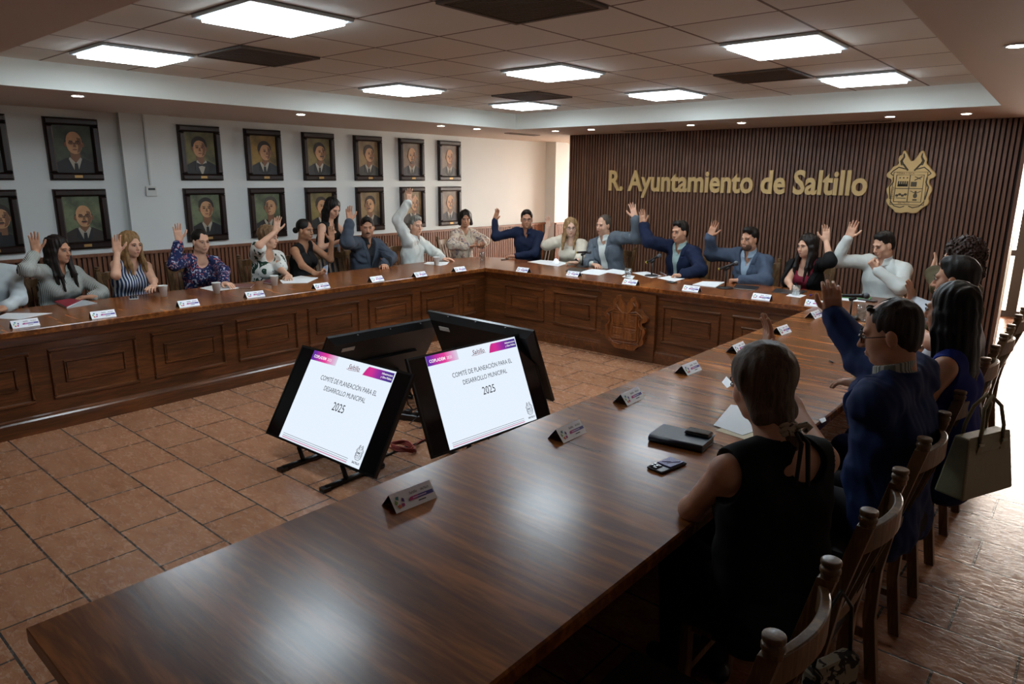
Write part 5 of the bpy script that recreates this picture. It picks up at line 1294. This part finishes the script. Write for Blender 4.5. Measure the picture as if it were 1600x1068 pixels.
# ================================================================== things on the desks
M_paper = mat('paper', '#dde1e3', .7); M_cardm = mat('card_white', '#eef0f4', .55); M_carddark = mat('card_inside', '#22202a', .7)
def card(p, rz, label, big=False):
    t = thing('name_card', (p[0], p[1], TZ), label, 'name card', 'folded name cards on the desks', rz)
    L, D, Hh = .165, .082, .050                              # ridge along local X, printed face towards -Y
    mb = MB(); mb.m = 0
    a, b = (-L/2, -D/2, .0005), (L/2, -D/2, .0005); c, d = (L/2, 0, Hh), (-L/2, 0, Hh); e, f = (L/2, D/2, .0005), (-L/2, D/2, .0005); th = .0015
    def inn(v): return (v[0], v[1]*.96, max(.0005, v[2]-th*1.4))
    V = [a, b, c, d, e, f]; mb.add(V, [(0, 1, 2, 3), (3, 2, 4, 5)]); mb.m = 1; mb.add([inn(v) for v in V], [(3, 2, 1, 0), (5, 4, 2, 3)])
    mb.m = 0; mb.add([a, d, inn(d), inn(a), f, inn(f)], [(0, 1, 2, 3), (1, 4, 5, 2)]); mb.add([b, c, inn(c), inn(b), e, inn(e)], [(3, 2, 1, 0), (2, 5, 4, 1)])
    mb.obj('card', [M_cardm, M_carddark], t)
    for sgn in (1, -1):
        R = Matrix.Rotation(0 if sgn > 0 else math.pi, 4, 'Z'); ang = math.atan2(Hh, D/2); S_ = math.hypot(Hh, D/2)
        M = R @ Matrix.Translation((0, -D/2, .0008)) @ Matrix.Rotation(ang, 4, 'X')        # local u right, v up the slope
        q = MB(); z0, z1 = .0004, .0009
        q.m = 0; q.prism([(-.018, .022), (.078, .022), (.078, .034), (-.012, .034), (-.018, .029)], z0, z1, M)
        q.m = 1; q.prism([(-.018, .022), (.012, .022), (.020, .034), (-.012, .034), (-.018, .029)], z0, z1+.0002, M)
        # round flower emblem: coloured petals
        for k, cm in enumerate((2, 3, 4, 1, 5)):
            a0 = 1.9+k*1.15
            q.m = cm; q.prism([(-.055+.007*math.cos(a0), .030+.007*math.sin(a0)), (-.055+.017*math.cos(a0-.45), .030+.019*math.sin(a0-.45)), (-.055+.019*math.cos(a0+.1), .030+.022*math.sin(a0+.1)), (-.055+.016*math.cos(a0+.5), .030+.018*math.sin(a0+.5))], z0, z1, M)
        q.m = 6
        q.mesh(text_mesh('Saltillo', .013, 0, .0002, 'LEFT', .2), M @ Matrix.Translation((-.012, .042, z1)) @ Matrix.Diagonal((.9, 1, 1, 1)))
        q.mesh(text_mesh('SALTILLO', .010, 0, .0002, 'LEFT', 0), M @ Matrix.Translation((.034, .043, z1)) @ Matrix.Diagonal((.8, 1, 1, 1)))
        q.prism([(.012, .012), (.042, .012), (.042, .0155), (.012, .0155)], z0, z1, M)
        q.m = 7; q.prism([(-.004, .026), (.050, .026), (.050, .030), (-.004, .030)], z0, z1+.0005, M)
        q.obj('print', [mat('card_purple', '#3b3590', .5), mat('card_magenta', '#b02a7c', .5), mat('card_teal', '#2f8088', .5), mat('card_green', '#8fb05c', .5), mat('card_orange', '#d06a3c', .5), mat('card_violet', '#5a3a86', .5), mat('card_ink', '#3c3f48', .6), mat('card_pale_ink', '#d0c4e0', .6)], t)
cards = [((38, 504), R90, 'name card at the left edge of the photo beside a sheet of paper'), ((160, 490), R90, 'name card in front of the red folder'), ((293, 473), R90, 'name card between the two leftmost white cups'),
 ((397, 459), R90, 'name card in front of the person in the flowered white dress'), ((501, 446), R90, 'name card in front of the person with the dark bun'), ((587, 435), R90, 'name card in front of the person in the grey-blue jacket'),
 ((655, 428), R90, 'name card in front of the grey-haired person'), ((717, 420), R90, 'name card on the left desk nearest the inner corner'), ((818, 421), 0, 'name card on the back desk nearest the inner corner, before the navy shirt'),
 ((897, 427), 0, 'name card in front of the person in the cream top'), ((986, 440), 0, 'name card in front of the water glass on its napkin'), ((1081, 450), 0, 'name card between the coat-carved pier and the slate jacket'),
 ((1191, 463), 0, 'name card in front of the person in the slate-blue jacket'), ((1275, 473), 0, 'name card at the right end of the back desk'), ((1272, 490), R90, 'name card on the right desk nearest the far end'),
 ((1221, 514), R90, 'second name card from the far end of the right desk'), ((1152, 542), R90, 'name card on the right desk just left of the raised hand in the foreground'), ((1076, 573), R90, 'name card on the right desk left of the foreground person\'s head'),
 ((983, 617), R90, 'name card on the right desk between the notebook and the floor edge'), ((887, 671), R90, 'name card on the right desk before the right lit monitor'), ((640, 772), R90, 'name card nearest the camera, near the left lit monitor')]
for (px, rz, l) in cards:
    p = at(*px, z=.785)
    card(p, rz+random.Random(px[0]).uniform(-.08, .08), l)
def sheets(pts, z, label, n=1, m=None, name='paper_sheet', grp=None, cat='paper'):
    """a sheet (or thin pile) whose four corners are given in the photo; lies flat on the desk"""
    P = [at(*p, z=z) for p in pts]; c = sum(P)/len(P)
    t = MB(); Q = [(p[0]-c[0], p[1]-c[1]) for p in P]
    ar = sum(Q[i][0]*Q[(i+1) % len(Q)][1]-Q[(i+1) % len(Q)][0]*Q[i][1] for i in range(len(Q)))
    if ar < 0: Q = Q[::-1]
    t.prism(Q, 0, .0015*n); o = t.obj(name, m or M_paper); o.location = (c[0], c[1], z)
    tag(o, label, cat, grp); return o
gp = 'loose papers on the desks'
sheets([(-10, 497), (10, 489), (82, 489), (30, 499)], TZ, 'white sheet at the left end of the left desk behind the first name card', grp=gp)
sheets([(312, 450), (340, 444), (374, 450), (335, 455)], TZ, 'white sheet under the cup of the person in paisley', grp=gp)
sheets([(437, 438), (470, 431), (497, 434), (480, 442), (442, 443)], TZ, 'open white notebook pages before the person in the flowered dress', 3, grp=gp)
sheets([(662, 412), (668, 409), (702, 409), (698, 413), (688, 415)], TZ, 'white sheet under the cup of the grey-haired person', grp=gp)
sheets([(824, 409), (844, 406), (874, 408), (850, 413)], TZ, 'white sheet left of the crumpled napkin on the back desk', grp=gp)
sheets([(850, 413), (868, 407), (888, 411), (872, 416)], TZ+.0015, 'white sheet under the crumpled napkin', grp=gp)
sheets([(900, 426), (925, 420), (958, 423), (936, 430)], TZ+.0, 'white sheet in front of the microphone of the grey suit', grp=gp)
sheets([(938, 424), (958, 420), (984, 424), (972, 429)], TZ+.002, 'white sheet left of the water glass on the back desk', grp=gp)
sheets([(988, 426), (1010, 424), (1034, 431), (1018, 434)], TZ, 'white sheet between the water glass and the middle microphone', grp=gp)
sheets([(1027, 434), (1045, 431), (1074, 434), (1052, 440)], TZ, 'white sheet with a small black device, before the navy suit', grp=gp)
sheets([(1082, 445), (1098, 440), (1132, 441), (1118, 449)], TZ, 'stack of white sheets before the slate-blue jacket', 4, grp=gp)
sheets([(1303, 468), (1315, 463), (1356, 464), (1352, 472)], TZ, 'white sheets before the person with a fist at the chin', 2, grp=gp)
sheets([(1228, 462), (1236, 458), (1260, 461), (1250, 465)], TZ, 'white napkin under the glass near the red top', grp=gp, name='napkin', cat='napkin')
sheets([(972, 432), (978, 429), (992, 431), (988, 436)], TZ, 'small white napkin under the water glass of the back desk', grp=gp, name='napkin', cat='napkin')
# near papers: white sheet and cream envelope
sheets([(1115, 664), (1142, 632), (1200, 640), (1196, 668), (1160, 680)], TZ+.002, 'large white sheet in front of the foreground person', grp=gp)
sheets([(1117, 672), (1170, 655), (1190, 660), (1183, 684), (1165, 687)], TZ, 'cream folder under the large white sheet in the foreground', 1, mat('cream_paper', '#c9bda0', .7), 'folder', cat='folder')
sheets([(1280, 655), (1289, 652), (1291, 657), (1284, 661)], TZ, 'corner of a white paper at the desk edge between the two foreground people', grp=gp)
sheets([(1128, 597), (1135, 588), (1146, 600), (1136, 606)], TZ, 'small white card peeking out left of the foreground head', grp=gp)
# red folder with papers; brown notebooks
def book(pts, hgt, label, m, name='folder', cat='folder', pg=None):
    P = [at(*p, z=TZ+hgt) for p in pts]; c = sum(P)/4; Q = [(p[0]-c[0], p[1]-c[1]) for p in P]
    ar = sum(Q[i][0]*Q[(i+1) % 4][1]-Q[(i+1) % 4][0]*Q[i][1] for i in range(4))
    if ar < 0: Q = Q[::-1]
    t = thing(name, (c[0], c[1], TZ), label, cat)
    MB().prism(Q, hgt-.003, hgt).prism(Q, .0005, .003).obj('cover', m, t, bevel=.001)
    MB().prism([(x*.965, y*.965) for x, y in Q], .003, hgt-.003).obj('pages', pg or M_paper, t)
    return t
book([(84, 470), (108, 466), (130, 467), (104, 479)], .016, 'red folder on the left desk before the striped blouse', mat('red_cover', '#8a1c2e', .5))
sheets([(100, 480), (128, 468), (152, 474), (104, 482)], TZ, 'white booklet under the edge of the red folder', 4, mat('booklet_white', '#a9aeb2', .6), 'booklet', cat='booklet')
book([(358, 447), (365, 443), (398, 443), (392, 448)], .012, 'brown leather notebook beside the cup of the person in paisley', mat('brown_cover', '#6b3f38', .5), 'notebook', 'notebook')
book([(411, 440), (418, 436), (432, 437), (428, 443)], .012, 'dark red notebook beside the third white cup', mat('wine_cover', '#4f1724', .5), 'notebook', 'notebook')
book([(1206, 455), (1212, 450), (1262, 454), (1250, 459)], .010, 'dark magazine open before the person in the red top', mat('magazine_cover', '#20262c', .3), 'magazine', 'magazine')
book([(1146, 449), (1150, 444), (1186, 447), (1180, 452)], .012, 'black tablet case before the slate-blue jacket', mat('black_case', '#0d0e10', .35), 'tablet', 'tablet')
book([(1310, 464), (1316, 461), (1362, 464), (1358, 468)], .008, 'green-edged notepad before the person with a fist at the chin', mat('green_cover', '#3f7a48', .6), 'notepad', 'notepad')
book([(884, 422), (892, 417), (916, 420), (906, 425)], .008, 'black folder before the cream top at the back desk', mat('black_case', '#0d0e10', .35), 'folder', 'folder')
# phones
def phone(p, rz, label, m='#101216', l=.145, w=.072, lens=False, z=TZ):
    t = thing('phone', (p[0], p[1], z), label, 'phone', None, rz)
    MB().cbox((0, 0, .0055), (w, l, .010), r=.003).obj('case', mat('phone_case'+m, m, .3), t)
    if lens:
        mb = MB(); mb.cbox((-.014, -.048, .0125), (.036, .038, .004), r=.002); mb.obj('camera_block', mat('camera_block', '#1b1c22', .25), t)
        mb = MB()
        for x, y in ((-.022, -.040), (-.022, -.057), (-.006, -.048)): mb.lathe([(.0065, .0145), (.0065, .0165), (.004, .0168)], (x, y, 0), 16)
        mb.obj('lens', mat('lens', '#0a0c14', .1, coat=1), t)
        MB().box((-.030, -.018, .0108), (.030, .062, .0145)).obj('card_wallet', mat('card_wallet', '#5a5490', .35, var=.25, vs=60), t)
        mb = MB(); mb.tube([(-.022, -.002, .0150), (.0, .022, .0150), (-.018, .042, .0150)], .0016, 5); mb.tube([(.0, .0, .0150), (.012, .030, .0150), (.022, .050, .0150)], .0014, 5); mb.obj('pattern_lines', mat('wallet_lines', '#8d86b0', .4), t)
    else: MB().box((-w/2+.004, -l/2+.004, .0106), (w/2-.004, l/2-.004, .0114)).obj('screen', M_off, t)
    return t
phone(at(1042, 725, z=TZ+.01), -.18, 'phone with a purple card wallet on its back, lying near the foreground elbow', '#231f26', lens=True)
phone(at(209, 466, z=TZ), 1.2, 'small phone lying before the blond person in the striped top', '#b4b8bc')
phone(at(1356, 470, z=TZ), 1.4, 'phone lying beside the white sheets at the far right of the desk')
phone(at(1050, 441, z=TZ+.004), 1.3, 'small black device lying on the sheet before the navy suit', l=.10, w=.06, z=TZ+.0016)
_r = [o for o in bpy.data.objects if o.type == 'EMPTY' and 'dark bun in a black' in str(o.get('label', ''))][0]
pp = at(508, 424, x=-6.45)
t = thing('phone', pp, 'pale phone held in the hand of the person with the dark bun', 'phone')
MB().cbox((0, 0, 0), (.072, .15, .009), Matrix.Rotation(1.0, 4, 'X') @ Matrix.Rotation(.5, 4, 'Z'), r=.003).obj('case', mat('phone_pale', '#9fb0c4', .3), t)
# notebook with the silver card holder on top
c = at(1066, 678, z=TZ+.03)
t = thing('notebook', (c[0], c[1], TZ), 'thick navy leather notebook lying in front of the foreground person', 'notebook', None, .10+R90)
def nb():
    L, Wd, hh = .225, .145, .030
    mb = MB(); mb.cbox((0, 0, hh-.002), (Wd, L, .004), r=.0018).cbox((0, 0, .0025), (Wd, L, .004), r=.0018)
    mb.tube([(-Wd/2+.002, -L/2+.002, hh/2), (-Wd/2+.002, L/2-.002, hh/2)], hh/2, 12); mb.obj('cover', mat('navy_leather', '#131c2e', .35, bmp=.15, bs=500), t)
    MB().box((-Wd/2+.006, -L/2+.005, .0045), (Wd/2-.005, L/2-.005, hh-.004)).obj('pages', mat('page_edge', '#8d8a80', .8), t)
    MB().tube([(.03, -L/2+.01, .012), (.05, -L/2-.02, .003), (.04, -L/2-.05, .002), (.06, -L/2-.075, .002)], .0015, 5).obj('ribbon', mat('ribbon', '#a59f92', .7), t)
nb()
c2 = at(1092, 673, z=TZ+.045)
t = thing('card_holder', (c2[0], c2[1], TZ+.0302), 'black and silver card holder lying on the navy notebook', 'card holder', None, .10)
MB().cbox((0, 0, .008), (.10, .055, .016), r=.004).obj('shell', mat('holder_black', '#15161a', .2, metal=.3), t)
MB().box((-.0505, -.0282, .006), (.0505, .0282, .0095)).obj('silver_edge', mat('silver', '#9a9ca0', .25, metal=.9), t)
# paper cups
M_cup = mat('paper_cup', '#e2e5e3', .6)
for px, l in (((256, 463), 'white paper cup beside the blond person in the striped top'), ((339, 458), 'white paper cup on a sheet before the person in paisley'), ((429, 446), 'white paper cup before the person in the flowered dress'), ((682, 414), 'white paper cup on a sheet before the grey-haired person')):
    p = at(*px, z=TZ); t = thing('paper_cup', (p[0], p[1], TZ), l, 'cup', 'white paper cups')
    MB().lathe([(.026, .0005), (.0385, .094), (.0405, .096), (.0385, .099), (.0365, .096), (.0255, .008), (.0, .007)], n=24).obj('cup', M_cup, t)
    MB().lathe([(.0, .070), (.0330, .070)], n=20).obj('drink', mat('coffee', '#6b6f70', .1), t)
def clear(name, tint, k):
    m = bpy.data.materials.new(name); m.use_nodes = True; nt = m.node_tree; nt.nodes.clear()
    tr = nt.nodes.new('ShaderNodeBsdfTransparent'); tr.inputs[0].default_value = (*tint, 1); gl = nt.nodes.new('ShaderNodeBsdfGlossy'); gl.inputs['Roughness'].default_value = .04
    mx = nt.nodes.new('ShaderNodeMixShader'); lw = nt.nodes.new('ShaderNodeLayerWeight'); lw.inputs[0].default_value = k
    o = nt.nodes.new('ShaderNodeOutputMaterial'); nt.links.new(lw.outputs['Facing'], mx.inputs[0]); nt.links.new(tr.outputs[0], mx.inputs[1]); nt.links.new(gl.outputs[0], mx.inputs[2]); nt.links.new(mx.outputs[0], o.inputs[0])
    return m
M_gl = clear('clear_glass', (.95, .97, .97), .25); M_wt = clear('water', (.90, .93, .93), .12)
def tumbler(px, l, h=.10, r=.036, z=TZ):
    p = at(*px, z=z); t = thing('water_glass', (p[0], p[1], z+.001), l, 'glass', 'water glasses')
    MB().lathe([(r*.82, .0005), (r, h), (r-.0025, h), (r*.82-.0025, .010), (0, .009)], n=28).obj('tumbler', M_gl, t)
    MB().lathe([(.0, .0105), (r*.80-.0025, .0105), (r*.90-.003, h*.6), (0, h*.6)], n=24).obj('water', M_wt, t)
tumbler((754, 408), 'clear water glass on the curved far corner of the table', .12, .04); tumbler((981, 433), 'clear water glass on a napkin at the back desk', .095, .038, TZ+.0015)
tumbler((1243, 461), 'water glass held near the magazine by the person in the red top', .09, .04, TZ+.0015); tumbler((1345, 500), 'tall water glass beside the microphone on the right desk', .12, .04); tumbler((1363, 503), 'second water glass half hidden behind the thinning hair', .12, .04)
# crumpled napkin
p = at(869, 411, z=TZ+.003); mb = MB(); rg = random.Random(5); vs = []
for k in range(9):
    a = k*.698; vs.append((.055*math.cos(a)*rg.uniform(.7, 1.2), .045*math.sin(a)*rg.uniform(.7, 1.2), rg.uniform(.0, .01)))
vs += [(vs[k][0]*.45, vs[k][1]*.45, rg.uniform(.025, .06)) for k in range(9)]+[(0.01, 0, .05)]
mb.add(vs, [(k, (k+1) % 9, 9+(k+1) % 9) for k in range(9)]+[(k, 9+(k+1) % 9, 9+k) for k in range(9)]+[(9+k, 9+(k+1) % 9, 18) for k in range(9)]+[tuple(range(8, -1, -1))])
o = mb.obj('napkin', M_cardm); o.location = (p[0], p[1], TZ+.0035); tag(o, 'crumpled white napkin standing up before the cream top', 'napkin')
# microphones on round stands
M_mic = mat('mic_black', '#0c0d0f', .4); M_mesh = mat('mic_grille', '#5d6166', .35, metal=.8, bmp=.6, bs=900); M_yel = mat('yellow_band', '#b8a431', .5)
def mic(px, head, tail, hz, label, pl):
    p = at(*px, z=TZ); t = thing('microphone', (p[0], p[1], TZ), label, 'microphone', 'table microphones')
    MB().lathe([(.075, .0005), (.075, .008), (.06, .014), (.014, .018)], n=28).obj('base', M_mic, t)
    top_ = V3(0, 0, hz)
    MB().tube([(0, 0, .012), (0, 0, hz-.02)], .008, 10).obj('stem', M_mic, t)
    h_ = at(*head, **pl)-V3(p[0], p[1], TZ); b_ = at(*tail, **pl)-V3(p[0], p[1], TZ); ax = nrm(h_-b_); 
    MB().tube([tuple(top_-ax*.02-UPV*.02), tuple(top_+ax*.03-UPV*.003)], .014, 10).obj('clip', M_mic, t)
    o = MB(); L = .17; c0 = top_-ax*.09+UPV*.012
    o.tube([tuple(c0), tuple(c0+ax*.02), tuple(c0+ax*(L-.03)), tuple(c0+ax*L)], [.010, .012, .014, .019], 12).obj('handle', M_mic, t)
    MB().tube([tuple(c0+ax*.004), tuple(c0+ax*.014)], .0135, 12).obj('colour_band', M_yel, t)
    MB().ell(tuple(c0+ax*(L+.018)), (.024, .024, .024), 16).obj('grille', M_mesh, t)
mic((910, 417), (928, 380), (902, 381), .165, 'table microphone before the person in the grey suit', dict(y=6.95))
mic((1018, 431), (1031, 386), (1010, 397), .17, 'table microphone before the person in the navy suit', dict(y=6.8))
mic((1133, 450), (1147, 399), (1127, 406), .20, 'table microphone before the person in the slate-blue jacket', dict(y=6.6))
mic((1328, 497), (1370, 453), (1306, 452), .165, 'table microphone on the right desk pointing to the right', dict(y=5.55))
mic((1010, 425), (1012, 390), (1000, 395), .12, 'low microphone partly behind the raised navy sleeve', dict(y=6.95)) if False else None
# pens and rings
for a, b, l, c_ in (((1031, 424), (1041, 429), 'silver pen in the hand of the person in the navy suit', '#8f9296'), ((783, 405), (795, 404), 'dark pen under the hand of the person in the navy shirt', '#15151a'), ((1265, 460), (1269, 459), 'purple pen cap on the back desk near the red top', '#4a35a0'),
                    ((1296, 562), (1302, 565), 'black key ring under the flat hand on the right desk', '#0d0d10')):
    p0, p1 = at(*a, z=TZ+.01), at(*b, z=TZ+.01); o = MB(); o.tube([(0, 0, 0), tuple(p1-p0)], .005, 8); q = o.obj('pen', mat('pen'+c_, c_, .3)); q.location = tuple(p0-V3(0, 0, .004)); tag(q, l, 'pen')
# watches
def watch(label_start, sd, m='#0d0e10'):
    pass
# olive handbag hanging from the fourth chair of the right row
def handbag():
    cx, cy, ztop = -.24, 3.18, .66
    t = thing('handbag', (-.262, 3.22, .575), 'olive green leather handbag hanging from a chair back at the right edge', 'handbag', None, 1.15)
    m = mat('olive_leather', '#7d7758', .45, var=.08, vs=40, bmp=.35, bs=380); w0, w1, h, d0, d1 = .163, .128, .245, .06, .03
    mb = MB(); vs = [(-w0, -d0, 0), (w0, -d0, 0), (w0, d0, 0), (-w0, d0, 0), (-w1*1.05, -d1, h), (w1*1.05, -d1, h), (w1*1.05, d1, h), (-w1*1.05, d1, h)]
    mb.add(vs, [(3, 2, 1, 0), (0, 1, 5, 4), (1, 2, 6, 5), (2, 3, 7, 6), (3, 0, 4, 7), (4, 5, 6, 7)]); mb.obj('body', m, t, bevel=.008)
    mb = MB(); mb.add([(-w1, -d1-.006, h-.03), (-w1*.5, -d1-.012, h-.055), (0, -d1-.014, h-.062), (w1*.5, -d1-.012, h-.055), (w1, -d1-.006, h-.03), (w1, -d1+.002, h+.002), (-w1, -d1+.002, h+.002)], [(0, 1, 2, 3, 4, 5, 6)])
    mb.obj('flap', m, t)
    for s in (-1, 1):
        yy = -d1-.004 if s < 0 else d1+.004
        P = [(-.075, yy, h-.03), (-.07, yy, h+.03), (-.055, yy*.6, h+.11), (0, yy*.3, h+.155), (.055, yy*.6, h+.11), (.07, yy, h+.03), (.075, yy, h-.03)]
        MB().tube(P, .0075, 8).obj('handle', m, t)
    for x in (-.075, .075):
        mb = MB(); mb.prism([(x-.014, -.09), (x, -.105), (x+.014, -.09), (x+.014, 0), (x-.014, 0)], 0, .004, Matrix.Translation((0, -d1-.012, h-.02)) @ Matrix.Rotation(.14, 4, 'X') @ RX); mb.obj('handle_tab', m, t)
        MB().cbox((x, -d1-.014, h-.028), (.034, .008, .014), r=.002).obj('buckle', mat('bag_metal', '#8c9488', .3, metal=.8), t)
handbag()
t = thing('small_bag', (-.36, 1.66, .53), 'small patterned bag hanging beside the nearest empty chair', 'bag', None, 1.2)
MB().cbox((0, 0, 0), (.17, .05, .22), r=.012).obj('pouch', pattern('pouch_print', '#8d8674', ['#2c2622'], 22, 'blob', width=.5), t)
MB().tube([(-.07, 0, .10), (-.05, 0, .24), (0.0, 0, .30), (.05, 0, .24), (.07, 0, .10)], .005, 6).obj('strap', mat('black_case', '#0d0e10', .35), t)
